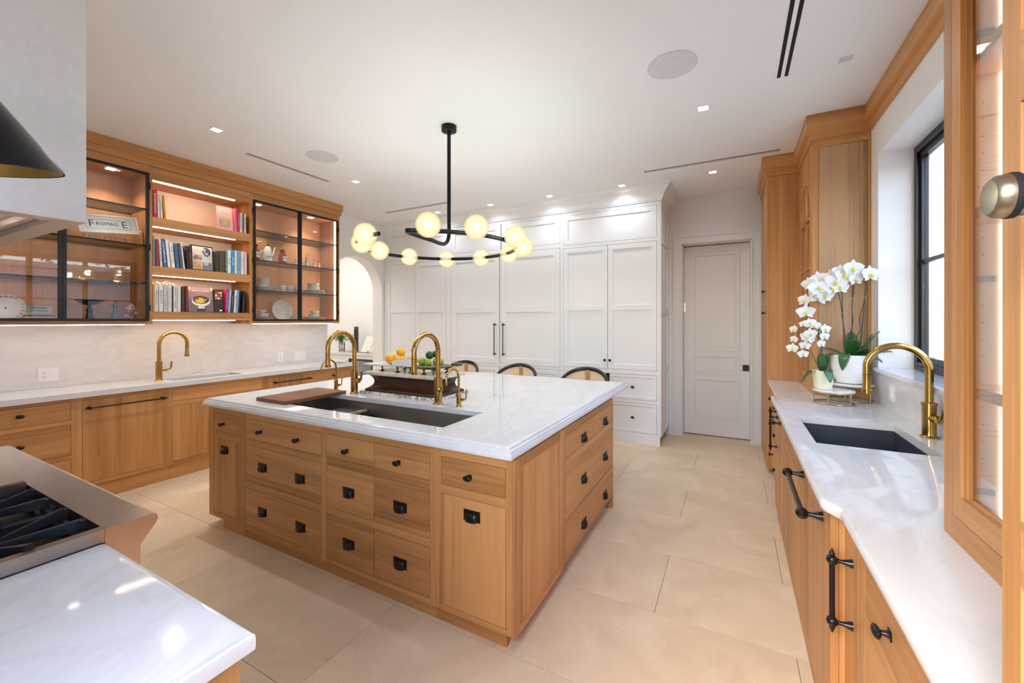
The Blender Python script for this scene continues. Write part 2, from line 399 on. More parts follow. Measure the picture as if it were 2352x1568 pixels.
def hw_bar(length, vertical=False, r=.0065, stand=.042):
    bm = bmesh.new(); h = length / 2
    def P(a, n): return (0, -n, a) if vertical else (a, -n, 0)
    tube(bm, [P(-h, stand), P(h, stand)], r, 10)
    for s in (-1, 1):
        ball(bm, P(s * h, stand), r * 2.1, (1, 1, 1), 12, 8)
        tube(bm, [P(s * h, stand), P(s * (h + .012), stand), P(s * (h + .018), stand), P(s * (h + .034), stand)], [r * 1.6, r * .8, r * 1.1, r * .3], 8)
        tube(bm, [P(s * h, stand), P(s * h, stand * .5), P(s * h, .004), P(s * h, 0)], [r * .9, r * .8, r * 1.7, r * 1.8], 10)
    return bm
HW = {}
def hw(kind):
    if kind not in HW:
        if kind == 'knob': bm = hw_knob()
        elif kind == 'oval': bm = hw_oval()
        elif kind == 'cup': bm = hw_cup()
        else: bm = hw_bar(kind[1], kind[2], *kind[3:])
        HW[kind] = mesh_from_bm('hardware', bm, bronze, True)
    return HW[kind]
HN = {'knob': 'knob', 'oval': 'knob', 'cup': 'cup_pull'}
def mount(F, kind, u, z, parent, n=0.0):
    o = put(HN.get(kind, 'bar_pull') if not isinstance(kind, tuple) else 'bar_pull', hw(kind), parent, F.pt(u, z, n), (0, 0, F.rot)); return o

GAP = .0022
def cabinet(name, label, F, u0, u1, z0, z1, depth, fronts, mv=None, mh=None, group=None, toe=None, cat='cabinet', carc=True, frame_d=.022, front_n=0.0, top=True):
    """fronts: dict(k,u0,u1,z0,z1,hw=[(kind,u,z)],style='slab'|'shaker', grain)"""
    mv = mv or oak_v; mh = mh or oak_h
    base = F.pt((u0 + u1) / 2, 0, -depth / 2)
    t = thing(name, label, cat, base, group)
    us = sorted({u0, u1} | {f['u0'] for f in fronts} | {f['u1'] for f in fronts})
    cols = [(a, b) for a, b in zip(us, us[1:]) if b - a > 1e-4]
    def has(a, b): return any(f['u0'] < (a + b) / 2 < f['u1'] for f in fronts)
    runs = []
    for a, b in cols:
        h = has(a, b)
        if runs and runs[-1][2] == h: runs[-1][1] = b
        else: runs.append([a, b, h])
    for a, b, h in runs:
        if not h: world('stile', F.B((a, b, z0, z1, -frame_d, 0)), mv, t)
        else:
            fs = [f for f in fronts if a - 1e-4 <= f['u0'] and f['u1'] <= b + 1e-4]
            zs = sorted({z0, z1} | {f['z0'] for f in fs} | {f['z1'] for f in fs})
            for za, zb in zip(zs, zs[1:]):
                if zb - za > 1e-4 and not any(f['z0'] < (za + zb) / 2 < f['z1'] for f in fs):
                    world('rail', F.B((a, b, za, zb, -frame_d, 0)), mh, t)
    if carc:
        d = depth; e = .018; q = frame_d + .001
        bs = [(u0, u0 + e, z0, z1, -d, -q), (u1 - e, u1, z0, z1, -d, -q), (u0 + e, u1 - e, z0, z0 + e, -d, -q), (u0 + e, u1 - e, z0 + e, z1, -d, -d + e)]
        world('carcass', F.B(*bs), mv, t)
    for f in fronts:
        g = GAP * (1.5 if mv is cabp else 1); a, b, c, d2 = f['u0'] + g, f['u1'] - g, f['z0'] + g, f['z1'] - g
        gr = f.get('grain', 'h' if f['k'] == 'drawer' else 'v'); m = mh if gr == 'h' else mv
        n1 = f.get('n', front_n)
        if f.get('style') == 'shaker':
            bmd = bmesh.new(); w_ = f.get('w', .055); rc_ = .013; F.bx(bmd, a, b, c, d2, -.022, n1 - rc_)
            for q in ((a, a + w_, c, d2), (b - w_, b, c, d2), (a + w_, b - w_, c, c + w_), (a + w_, b - w_, d2 - w_, d2)) + tuple((a + w_, b - w_, r - w_ / 2, r + w_ / 2) for r in f.get('rails', ())):
                F.bx(bmd, q[0], q[1], q[2], q[3], n1 - rc_, n1)
            # inner bead round each recessed field
            lv = [c + w_] + [v for r in sorted(f.get('rails', ())) for v in (r - w_ / 2, r + w_ / 2)] + [d2 - w_]; q_ = .006
            for za, zb in zip(lv[::2], lv[1::2]):
                for q in ring4(a + w_, b - w_, za, zb, q_, n1 - rc_, n1 - .006): F.bx(bmd, *q)
            part = world(f['k'], bmd, m, t)
        else:
            part = world(f['k'], F.B((a, b, c, d2, -.020, n1)), m, t)
        for h in f.get('hw', ()): mount(F, h[0], h[1], h[2], part, n1)
    if toe: world('toe_kick', F.B(toe), mh, t)
    return t
def D(k, u0, u1, z0, z1, *h, **kw): return dict(k=k, u0=u0, u1=u1, z0=z0, z1=z1, hw=h, **kw)

# ================================================================ SETTING
CZ = 3.11                      # ceiling height
XL, XR, YF, YB = -5.25, 0.905, 5.83, -0.35
def struct(name, bm, m, smooth=False): return tag(world(name, bm, m, None, smooth), kind='structure')
fl = struct('floor', B((-8.4, 1.6, -0.6, 7.2, -.09, -.012)), grout)
tl = {}
TY0, TH, TW = 1.637, .5853, 1.22
for k in range(-4, 8):
    y0, y1 = TY0 + TH * k, TY0 + TH * (k + 1)
    xo = (.245 if k % 2 == 0 else -.362)
    for i in range(-5, 2):
        x0, x1 = xo + TW * i, xo + TW * (i + 1)
        a, b, c, d = max(x0, XL - .22), min(x1, XR), max(y0, YB), min(y1, YF + .2)
        if b - a < .03 or d - c < .03: continue
        g = .0012; key = (round(b - a, 3), round(d - c, 3))
        if key not in tl:
            bm = B((g, b - a - g, g, d - c - g, -.012, 0)); tl[key] = mesh_from_bm('tile', bm, stone)
        o = put('tile', tl[key], fl, (a, c, 0))
        o.location.z = rnd.uniform(-.0003, 0)
# pantry floor tiles
for i in range(3):
    for j in range(7):
        x1 = XL - .23 - i * .95; y0 = 3.2 + j * .5853
        key = ('p',)
        if key not in tl: tl[key] = mesh_from_bm('tile', B((.001, .949, .001, .584, -.012, 0)), stone)
        put('tile', tl[key], fl, (x1 - .95, y0, 0))
struct('ceiling', B((XL - .2, 1.3, YB - .1, YF + .2, CZ, CZ + .1)), ceilp)
# left wall with arched opening (y 4.07..5.12)
AY0, AY1, ASP = 4.07, 5.13, 1.99; AR = (AY1 - AY0) / 2; AC = (AY0 + AY1) / 2
ol = [(XL, YB - .1, 0), (XL, AY0, 0), (XL, AY0, ASP)]
ol += [(XL, AC - AR * math.cos(PI * i / 32), ASP + AR * math.sin(PI * i / 32)) for i in range(1, 32)]
ol += [(XL, AY1, ASP), (XL, AY1, 0), (XL, YF + .1, 0), (XL, YF + .1, CZ), (XL, YB - .1, CZ)]
struct('wall_left', prism(ol, (-.21, 0, 0)), wallp, True)
# far wall with door recess
DX0, DX1, DZ = -.60, .185, 2.50
struct('wall_far', B((XL, DX0, YF, YF + .14, 0, CZ), (DX1, 1.2, YF, YF + .14, 0, CZ), (DX0, DX1, YF, YF + .14, DZ, CZ)), doorp)
# right wall with window opening
WY0, WY1, WZ0, WZ1 = 1.62, 3.83, 1.17, 2.69
struct('wall_right', B((XR, XR + .30, YB - .1, WY0, 0, CZ), (XR, XR + .30, WY1, YF, 0, CZ), (XR, XR + .30, WY0, WY1, 0, WZ0 - .025), (XR, XR + .30, WY0, WY1, WZ1, CZ)), wallp)
# back wall (behind the camera) with an unseen opening added to let in fill daylight
struct('wall_back', B((XL, -.75, YB - .12, YB, 0, CZ),
                      (-.75, .15, YB - .12, YB, 2.4, CZ), (-.75, .15, YB - .12, YB, 0, 1.0), (.15, XR, YB - .12, YB, 0, CZ)), wallp)
# door
struct('wall_light_block', B((-1.2, .9, 6.15, 6.2, 0, 2.7), (-1.2, -1.15, YF + .141, 6.15, 0, 2.7), (.85, .9, YF + .141, 6.15, 0, 2.7), (-1.2, .9, YF + .141, 6.2, 2.7, 2.75)), wallp)  # unseen box added behind the door to block light leaking round it
d1 = tag(thing('door_1', 'white three panel interior door with square black pull at the far end', 'door', ((DX0 + DX1) / 2, YF + .1, 0)), kind='structure')
FD = Face('-y', 5.97)
for zz in (0,):
    bm = FD.B((DX0 + .012, DX1 - .012, .012, DZ - .02, -.035, -.006))
    st = .112
    s0_, s1_ = DX0 + .012 + st, DX1 - .012 - st
    for q in ((DX0 + .012, s0_, .012, DZ - .02), (s1_, DX1 - .012, .012, DZ - .02), (s0_, s1_, .012, .235), (s0_, s1_, 2.375, DZ - .02), (s0_, s1_, .755, .81), (s0_, s1_, 1.06, 1.115)):
        FD.bx(bm, q[0], q[1], q[2], q[3], -.006, 0)
    world('door_leaf', bm, doorp, d1)
for z0, z1 in ((.235, .755), (.81, 1.06), (1.115, 2.375)):
    a, b = DX0 + .124, DX1 - .124; m_ = .022
    bm = FD.B(*ring4(a, b, z0, z1, m_, -.0055, .012),
              (a + .045, b - .045, z0 + .045, z1 - .045, -.0055, .001))
    world('panel_moulding', bm, doorp, d1)
tag(world('pull', FD.B((.095, .165, .87, .945, 0, .012)), blackm, d1), label='square black flush pull')
tag(world('hinge', FD.B((DX0 + .012, DX0 + .03, 1.62, 1.74, 0, .006)), steel, d1), label='steel hinge')
# casing
FW = Face('-y', YF)
c_ = .105
world('casing', FW.B((DX0 - c_, DX0, 0, DZ, 0, .02), (DX1, DX1 + c_, 0, DZ, 0, .02), (DX0 - c_, DX1 + c_, DZ, DZ + c_, 0, .02),
      (DX0 - c_, DX0 - c_ + .025, 0, DZ + c_ - .025, .0205, .034), (DX1 + c_ - .025, DX1 + c_, 0, DZ + c_ - .025, .0205, .034), (DX0 - c_, DX1 + c_, DZ + c_ - .025, DZ + c_, .0205, .034),
      (DX0 - .014, DX0, 0, DZ, .0205, .027), (DX1, DX1 + .014, 0, DZ, .0205, .027), (DX0, DX1, DZ, DZ + .014, .0205, .027)), doorp, d1)
world('jamb', B((DX0 - .001, DX0 + .01, YF, YF + .14, 0, DZ), (DX1 - .01, DX1 + .001, YF, YF + .14, 0, DZ), (DX0, DX1, YF, YF + .14, DZ - .012, DZ + .001)), doorp, d1)
struct('baseboard_far', B((-.76, DX0 - c_, YF - .018, YF, 0, .19), (-.76, DX0 - c_, YF - .012, YF, .19, .21)), doorp)
# window frame in the right wall
wx = 1.115
win = tag(thing('window_1', 'black steel framed window with white stone sill above the right counter', 'window', (wx, (WY0 + WY1) / 2, WZ0)), kind='structure')
def wb(y0, y1, z0, z1, x0=wx - .02, x1=wx + .04): return (x0, x1, y0, y1, z0, z1)
world('window_frame', B(wb(WY0, WY1, WZ0, WZ0 + .05), wb(WY0, WY1, WZ1 - .05, WZ1), wb(WY0, WY0 + .05, WZ0 + .05, WZ1 - .05), wb(WY1 - .05, WY1, WZ0 + .05, WZ1 - .05)), blackf, win)
for k in range(3):
    a = WY0 + .05 + k * (WY1 - WY0 - .1) / 3; b = a + (WY1 - WY0 - .1) / 3
    s = world('sash', B(wb(a, a + .035, WZ0 + .05, WZ1 - .05, wx - .005, wx + .03), wb(b - .035, b, WZ0 + .05, WZ1 - .05, wx - .005, wx + .03),
                        wb(a + .035, b - .035, WZ0 + .05, WZ0 + .09, wx - .005, wx + .03), wb(a + .035, b - .035, WZ1 - .09, WZ1 - .05, wx - .005, wx + .03), wb(a + .035, b - .035, 1.885, 1.91, wx, wx + .02)), blackf, win)
    world('pane', B(wb(a + .035, b - .035, WZ0 + .09, WZ1 - .09, wx + .008, wx + .012)), glass, s)
world('window_sill', B((XR - .03, wx + .02, WY0, WY1, WZ0 - .028, WZ0), bev=.004), quartz, win)
tag(world('latch', B((wx - .05, wx - .02, 3.55, 3.72, WZ0 + .012, WZ0 + .03), bev=.004), blackm, win), label='folded black window latch')
# outside: a neighbouring house wall, parapet and hedge seen through the window
struct('ground', B((1.3, 14, -8, 14, -.3, -.05)), plain('paving_outside', (190, 186, 176), .8))
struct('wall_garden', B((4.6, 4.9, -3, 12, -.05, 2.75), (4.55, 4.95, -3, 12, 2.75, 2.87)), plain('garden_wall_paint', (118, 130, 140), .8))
hb = bmesh.new()
for i in range(900):
    p = Vector((rnd.uniform(5.05, 5.7), rnd.uniform(-3, 12), rnd.uniform(2.0, 3.35)))
    d = Vector((rnd.uniform(-1, 1), rnd.uniform(-1, 1), rnd.uniform(-.4, 1))).normalized() * .16; s = d.cross(Vector((0, .3, 1))).normalized() * .06
    v = [hb.verts.new(q) for q in (p, p + d * .5 + s, p + d, p + d * .5 - s)]; hb.faces.new(v)
tag(world('hedge', hb, plain('hedge_leaf', (70, 104, 50), .6, noise=.3)), 'dense green hedge behind the white garden wall', 'hedge', kind='stuff')

# ---- pantry beyond the arch
struct('wall_pantry_back', B((-8.4, XL - .21, 5.95, 6.05, 0, CZ)), wallp)
struct('wall_pantry_side', B((-8.5, -8.4, 2.8, 6.05, 0, CZ)), wallp)
struct('wall_pantry_front', B((-8.4, XL - .21, 2.8, 2.9, 0, CZ)), wallp)
struct('ceiling_pantry', B((-8.5, XL - .2, 2.8, 6.05, CZ, CZ + .1)), ceilp)

# ================================================================ ISLAND
IY = 1.645; IF = Face('-y', IY); IX = -.875
ZB, ZT = .07, .872
R1, R2, R3, R4, R5, R6 = .832, .694, .651, .400, .357, .101
cabinet('island_cabinet', 'narrow oak unit at the left end of the island front, slim door below', IF, -3.428, -3.005, ZB, ZT, .60, [
    D('drawer', -3.376, -3.049, R2 + .004, R1, ('oval', -3.235, .758)), D('door', -3.376, -3.049, R6 + .009, R2 - .046, ('cup', -3.222, .575))],
    group='oak units of the kitchen island', toe=(-3.27, -3.005, 0, ZB, -.04, -.018))
cabinet('island_cabinet', 'wide oak island unit of nine drawers below the long sink', IF, -3.005, -1.322, ZB, ZT, .60, [
    D('drawer', -2.959, -2.178, R2, R1, ('oval', -2.785, .758), ('oval', -2.398, .757)),
    D('drawer', -2.959, -2.178, R4, R3, ('cup', -2.768, .524), ('cup', -2.377, .521)),
    D('drawer', -2.959, -2.178, R6, R5, ('cup', -2.768, .228), ('cup', -2.372, .223)),
    D('drawer', -2.132, -1.741, R2, R1, ('oval', -1.955, .754)), D('drawer', -2.132, -1.741, R4, R3, ('cup', -1.942, .520)), D('drawer', -2.132, -1.741, R6, R5, ('cup', -1.942, .226)),
    D('drawer', -1.741, -1.351, R2, R1, ('oval', -1.56, .753)), D('drawer', -1.741, -1.351, R4, R3, ('cup', -1.551, .520)), D('drawer', -1.741, -1.351, R6, R5, ('cup', -1.551, .224))],
    group='oak units of the kitchen island', toe=(-3.005, -1.322, 0, ZB, -.04, -.018))
uc = cabinet('island_cabinet', 'oak island corner unit with one drawer over a plain door and a panelled side', IF, -1.322, IX + .0118, ZB, ZT, .60, [
    D('drawer', -1.280, -.914, R2 - .003, R1 - .002, ('oval', -1.110, .755)), D('door', -1.280, -.914, R6 - .004, R3 - .003, ('cup', -1.098, .573))],
    group='oak units of the kitchen island', toe=(-1.322, -.92, 0, ZB, -.04, -.018), carc=False)
SF = Face('+x', IX + .012)
world('side_stile', SF.B((IY + .0222, 1.692, ZB, ZT, -.03, 0)), oak_v, uc); world('side_stile', SF.B((2.19, 2.243, ZB, ZT, -.03, 0)), oak_v, uc); world('toe_return', SF.B((1.70, 2.24, 0, ZB, -.10, -.08)), oak_h, uc)
world('side_rail', SF.B((1.692, 2.19, ZB, .105, -.03, 0)), oak_h, uc); world('side_rail', SF.B((1.692, 2.19, .828, ZT, -.03, 0)), oak_h, uc)
world('side_panel', SF.B((1.692 + GAP, 2.19 - GAP, .105 + GAP, .828 - GAP, -.03, -.004)), oak_v, uc)
world('carcass', B((-1.322, -1.304, IY + .024, 2.24, ZB, ZT), (-1.304, IX - .02, IY + .024, 2.24, ZB, ZB + .018), (-1.304, IX - .02, 2.222, 2.24, ZB + .018, ZT)), oak_v, uc)
us_ = cabinet('island_cabinet', 'oak three drawer unit on the right side of the island near the seats', SF, 2.245, 3.34, ZB + .02, ZT, .55, [
    D('drawer', 2.268, 3.315, .692, .834, ('cup', 2.60, .742), ('cup', 3.10, .742)),
    D('drawer', 2.268, 3.315, .372, .650, ('cup', 2.60, .476), ('cup', 3.10, .476)),
    D('drawer', 2.268, 3.315, .100, .330, ('cup', 2.60, .184), ('cup', 3.10, .184))], group='oak units of the kitchen island', toe=(2.25, 3.25, 0, ZB + .02, -.10, -.08))
bm = B((IX + .012 - .05, IX + .012, 3.29, 3.34, 0, ZB + .02)); world('foot', bm, oak_v, us_)
t = thing('island_cabinet', 'plain oak back of the island facing the three bar chairs', 'cabinet', (-2.44, 2.8, 0), 'oak units of the kitchen island')
world('back_panel', B((-3.428, -1.42, 3.318, 3.34, ZB, ZT)), oak_v, t); world('side_panel', B((-3.428, -3.406, 2.25, 3.317, ZB, ZT)), oak_v, t)
world('bottom', B((-3.405, -1.42, 2.25, 3.317, ZB, ZB + .018)), oak_v, t); world('toe_kick', B((-3.27, -1.5, 2.25, 3.25, 0, ZB)), oak_h, t)
# countertop
SX0, SX1, SY0, SY1 = -2.97, -1.372, 1.775, 2.185
TX0, TX1, TY_0, TY_1 = -3.455, -.868, 1.612, 3.90
def rect_out(o): return [(TX0 - o, TY_0 - o), (TX1 + o, TY_0 - o), (TX1 + o, TY_1 + o), (TX0 - o, TY_1 + o)]
prof = [(-.045, .93), (-.026, .93), (-.021, .9275), (-.019, .922), (-.019, .919)]
prof += [(-.019 + .012 * math.sin(PI / 2 * i / 5) ** 1.0 + .0, .919 - .012 * (1 - math.cos(PI / 2 * i / 5))) for i in range(1, 6)]
prof += [(-.004, .905), (0, .900), (.002, .893), (.002, .885), (-.002, .878), (-.010, .875), (-.045, .875), (-.045, .900)]
bm = sweep(rect_out, prof, 4)
slab_with_hole(TX0 + .045, TX1 - .045, TY_0 + .045, TY_1 - .045, SX0, SX1, SY0, SY1, .900, .93, bm)
bmesh.ops.remove_doubles(bm, verts=bm.verts, dist=1e-5)
tag(world('island_countertop', bm, quartz, None, True, at=(-2.2, 2.7, .875)), 'white stone island countertop with stepped ogee edge', 'countertop')
def sink(name, label, x0, x1, y0, y1, zt, dep, m, drain=True, ledge=False):
    t = thing(name, label, 'sink', ((x0 + x1) / 2, (y0 + y1) / 2, zt - dep))
    e = .004; o = .006
    bm = bmesh.new()
    box(bm, x0 - o - e, x0 - o, y0 - o, y1 + o, zt - dep, zt); box(bm, x1 + o, x1 + o + e, y0 - o, y1 + o, zt - dep, zt)
    box(bm, x0 - o, x1 + o, y0 - o - e, y0 - o, zt - dep, zt); box(bm, x0 - o, x1 + o, y1 + o, y1 + o + e, zt - dep, zt)
    box(bm, x0 - o, x1 + o, y0 - o, y1 + o, zt - dep, zt - dep + .006)
    world('basin', bm, m, t)
    if ledge: world('ledge', B((x0 - o, x1 + o, y1 - .012, y1 + o, zt - dep + .13, zt - dep + .136), (x0 - o, x1 + o, y0 - o, y0 + .012, zt - dep + .13, zt - dep + .136)), m, t)
    if drain:
        world('drain', L_([(.045, 0), (.045, .004), (.03, .003), (0, .002)], ((x0 + x1) / 2, (y0 + y1) / 2, zt - dep + .006)), steel, t, True)
    return t
sink('island_sink', 'long stainless steel workstation sink set in the island top', SX0, SX1, SY0, SY1, .899, .24, steel_d, ledge=True)
t = thing('sink_rack', 'steel and black roll rack resting inside the left end of the island sink', 'rack', (-2.45, 1.98, .80))
world('tray', B((-2.62, -2.40, SY0 + .012, SY1 - .004, .835, .845)), steel, t)
world('grip', B((-2.40, -2.37, SY0 + .012, SY1 - .004, .833, .85), bev=.004), plain('wood_grip', (170, 150, 130), .5), t)
bm = bmesh.new()
for k in range(5): tube(bm, [(-2.34 + k * .02, SY0 + .01, .81), (-2.34 + k * .02, SY1, .81)], .003, 6)
world('rod', bm, blackm, t)
cb = thing('cutting_board', 'walnut cutting board laid across the left end of the island sink', 'cutting board', (-2.83, 1.98, .9305))
cbm = None
for k in range(6):
    y0 = 1.742 + k * .083; world('plank', B((-3.005, -2.672, y0 + .0002, y0 + .0828, .9305, .955), bev=.0004), walnut_b, cb)

# ---- faucets
def faucet(name, label, base, sd, ld, H=.48, R=.122, r=.0165, br=.027, bh=.17, zc=.93, lever=.075, mat=brass, drop=.10, small=False, levup=1.0, group=None):
    x, y = base; sd = Vector(sd).normalized(); ld = Vector(ld).normalized(); up = Vector((0, 0, 1)); b = Vector((x, y, zc))
    t = thing(name, label, 'faucet', b, group)
    world('base', L_([(br * 1.28, 0), (br * 1.3, .003), (br * 1.22, .007), (br, .010), (br, bh), (br * 1.13, bh + .001), (br * 1.13, bh + .012), (br * .9, bh + .015), (r, bh + .016)], b), mat, t, True)
    c = b + up * (H - R) + sd * R
    pts = [b + up * bh, b + up * (H - R) * .8] + [c + (-sd) * (R * math.cos(a)) + up * (R * math.sin(a)) for a in [PI * i / 20 for i in range(0, 20)]]
    end = c + sd * R * .985 - up * .03
    pts += [end]
    world('spout', T_(pts, r, 14), mat, t, True)
    dn = (end - pts[-2]).normalized()
    if not small:
        bm = bmesh.new(); tube(bm, [end + dn * .002, end + dn * (drop * .45), end + dn * (drop * .8), end + dn * (drop * .82), end + dn * drop], [r * 1.02, r * 1.02, r * 1.12, r * 1.35, r * 1.3], 14)
        world('spray_head', bm, mat, t, True)
        world('seam', T_([end, end + dn * .002], r * 1.015, 14), dark, t)
    h = b + up * (bh * .62)
    k = 1.0 if not small else .55
    bm = bmesh.new(); tube(bm, [h + ld * br * .6, h + ld * (br + .012 * k), h + ld * (br + .013 * k), h + ld * (br + .032 * k), h + ld * (br + .036 * k)], [.017 * k, .017 * k, .02 * k, .02 * k, .008 * k], 12)
    tip = h + ld * (br + .062 * k)
    tube(bm, [h + ld * (br + .034 * k), h + ld * (br + .05 * k), tip + up * .012 * k, tip + up * (lever * levup) + ld * .006], [.007 * k, .008 * k, .0085 * k, .0085 * k], 10)
    world('lever', bm, mat, t, True)
    return t
faucet('kitchen_faucet', 'tall brass gooseneck faucet behind the cutting board on the island', (-2.632, 2.285), (0, -1, 0), (1, -.15, 0))
f2 = faucet('kitchen_faucet', 'tall brass gooseneck faucet on the island in front of the antique scale', (-1.790, 2.265), (0, -1, 0), (1, -.75, 0), lever=.03)
faucet('water_tap', 'small brass filter tap beside the cutting board on the island', (-2.862, 2.30), (0, -1, 0), (1, .3, 0), H=.255, R=.068, r=.0075, br=.0155, bh=.075, lever=.07, small=True)
faucet('water_tap', 'small brass filter tap right of the antique scale on the island', (-1.615, 2.262), (0, -1, 0), (1, .3, 0), H=.255, R=.068, r=.0075, br=.0155, bh=.075, lever=.07, small=True)

# ---- antique scale on a marble slab
tag(world('marble_slab', B((-2.60, -1.835, 2.305, 2.70, .9302, .952), bev=.002), marble_bold, at=(-2.2, 2.5, .93)), 'veined marble slab under the antique scale', 'slab')
sx0, sx1, sy0, sy1 = -2.555, -1.865, 2.335, 2.665
t = thing('antique_scale', 'antique scale of dark carved wood with a cream marble top and brass posts', 'scale', ((sx0 + sx1) / 2, (sy0 + sy1) / 2, .952))
def rr(o): return [(sx0 - o, sy0 - o), (sx1 + o, sy0 - o), (sx1 + o, sy1 + o), (sx0 - o, sy1 + o)]
pf = [(.008, .9525), (.008, .962), (.002, .970), (-.010, .976), (-.022, .984), (-.034, .996), (-.041, 1.010), (-.043, 1.025), (-.040, 1.040), (-.032, 1.056), (-.022, 1.068), (-.018, 1.072), (-.018, 1.079)]
bm = sweep(rr, pf, 4)
bm.verts.ensure_lookup_table(); bm.faces.new([bm.verts[i] for i in range(4)]); n = len(bm.verts); bm.faces.new([bm.verts[i] for i in range(n - 4, n)])
world('base', bm, walnut_v, t)
world('top_slab', B((sx0 - .004, sx1 + .022, sy0 - .02, sy1 + .02, 1.0792, 1.1035), bev=.006), marble_warm, t)
oldb = plain('tarnished_brass', (110, 100, 74), .4, .9, noise=.25, nscale=30)
def post(x, y, z0, z1):
    world('post', L_([(.018, 0), (.019, .003), (.010, .008), (.006, .014), (.006, z1 - z0 - .014), (.010, z1 - z0 - .010), (.012, z1 - z0)], (x, y, z0), seg=14), oldb, t, True)
for x, y in ((-2.47, 2.42), (-2.29, 2.40), (-2.40, 2.60), (-2.16, 2.40), (-2.02, 2.39), (-2.10, 2.60), (-1.95, 2.58), (-1.93, 2.45)): post(x, y, 1.1037, 1.143)
world('beam', B((-2.30, -1.98, 2.49, 2.505, 1.125, 1.137)), oldb, t)
bm = bmesh.new()
for cx in (-2.245, -2.195): tube(bm, [(cx - .02, 2.37, 1.145), (cx - .02, 2.37, 1.165), (cx, 2.37, 1.178), (cx + .02, 2.37, 1.165), (cx + .015, 2.37, 1.15), (cx + .003, 2.37, 1.155)], .005, 8)
world('scroll', bm, plain('carved_scroll', (84, 60, 44), .5), t, True)
tag(world('platter', B((-2.64, -2.20, 2.37, 2.62, 1.1435, 1.156), bev=.005), marble('grey_marble', (222, 220, 218), (190, 188, 188), 4), t), label='white marble weighing plate')
bm = prism([(-2.30, 2.36, 1.1565), (-2.315, 2.36, 1.185), (-2.29, 2.36, 1.20), (-2.13, 2.36, 1.215), (-2.13, 2.36, 1.157)], (0, .012, 0))
tag(world('porcelain_rim', bm, porc, t), label='white porcelain upstand')
bm = L_([(.02, 0), (.10, .003), (.135, .012), (.138, .016), (.132, .016), (.098, .007), (0, .005)], (-2.01, 2.49, 1.1435), seg=32)
tag(world('pan', bm, oldb, t, True), label='tarnished brass pan')
world('side_cup', L_([(.03, 0), (.042, .018), (.043, .02), (.038, .02), (0, .004)], (-1.905, 2.66, 1.148)), oldb, t, True)
lem = plain('lemon_skin', (236, 172, 24), .4, 0, noise=.06, nscale=30, bump=.25)
def fruit(name, label, cat, c, r, s, m, rot, group):
    bm = bmesh.new(); ball(bm, (0, 0, 0), r, (1, 1, 1), 18, 14)
    for v in bm.verts:
        k = v.co.x / r; v.co.x *= s; v.co.x += (abs(k) ** 7) * (.035 * r) * (1 if k > 0 else -1) if s > 1.05 else 0
    t = put(name, mesh_from_bm(name, bm, m, 'all'), None, c, rot); tag(t, label, cat, group); return t
zf = 1.156
fruit('lemon', 'plump lemon lying leftmost on the marble plate', 'lemon', (-2.405, 2.45, zf + .041), .040, 1.22, lem, (0, 0, .3), 'lemons on the scale')
fruit('lemon', 'lemon perched on top of the others on the marble plate', 'lemon', (-2.325, 2.475, zf + .094), .034, 1.08, lem, (0, .3, 1.2), 'lemons on the scale')
fruit('lemon', 'lemon with its end towards the camera under the top lemon', 'lemon', (-2.305, 2.44, zf + .036), .035, 1.15, lem, (0, 0, 1.4), 'lemons on the scale')
fruit('lemon', 'lemon lying at the right behind the porcelain rim', 'lemon', (-2.215, 2.49, zf + .037), .036, 1.2, lem, (0, .1, .1), 'lemons on the scale')
lim = plain('lime_skin', (134, 170, 36), .35, 0, noise=.12, nscale=14, bump=.15); dkl = plain('dark_lime_skin', (40, 76, 34), .4, 0, noise=.2, nscale=12, bump=.25)
zp = 1.1525
fruit('lime', 'yellowish lime at the left of the brass pan', 'lime', (-2.085, 2.45, zp + .036), .031, 1.05, lim, (0, 0, .4), 'limes on the scale')
fruit('lime', 'small bright lime at the front of the brass pan', 'lime', (-2.015, 2.43, zp + .033), .026, 1.0, lim, (0, 0, .9), 'limes on the scale')
fruit('lime', 'bright lime at the right of the brass pan', 'lime', (-1.945, 2.47, zp + .038), .032, 1.12, lim, (0, -.5, .2), 'limes on the scale')
fruit('lime', 'pale lime at the back of the brass pan', 'lime', (-2.02, 2.535, zp + .034), .029, 1.05, lim, (0, 0, 2), 'limes on the scale')
fruit('lime', 'dark green lime on top of the pile', 'lime', (-2.02, 2.455, zp + .088), .030, 1.05, dkl, (0, .2, .4), 'limes on the scale')
fruit('lime', 'dark green lime behind the top lime of the pile', 'lime', (-2.008, 2.519, zp + .094), .030, 1.05, dkl, (0, .2, 1), 'limes on the scale')

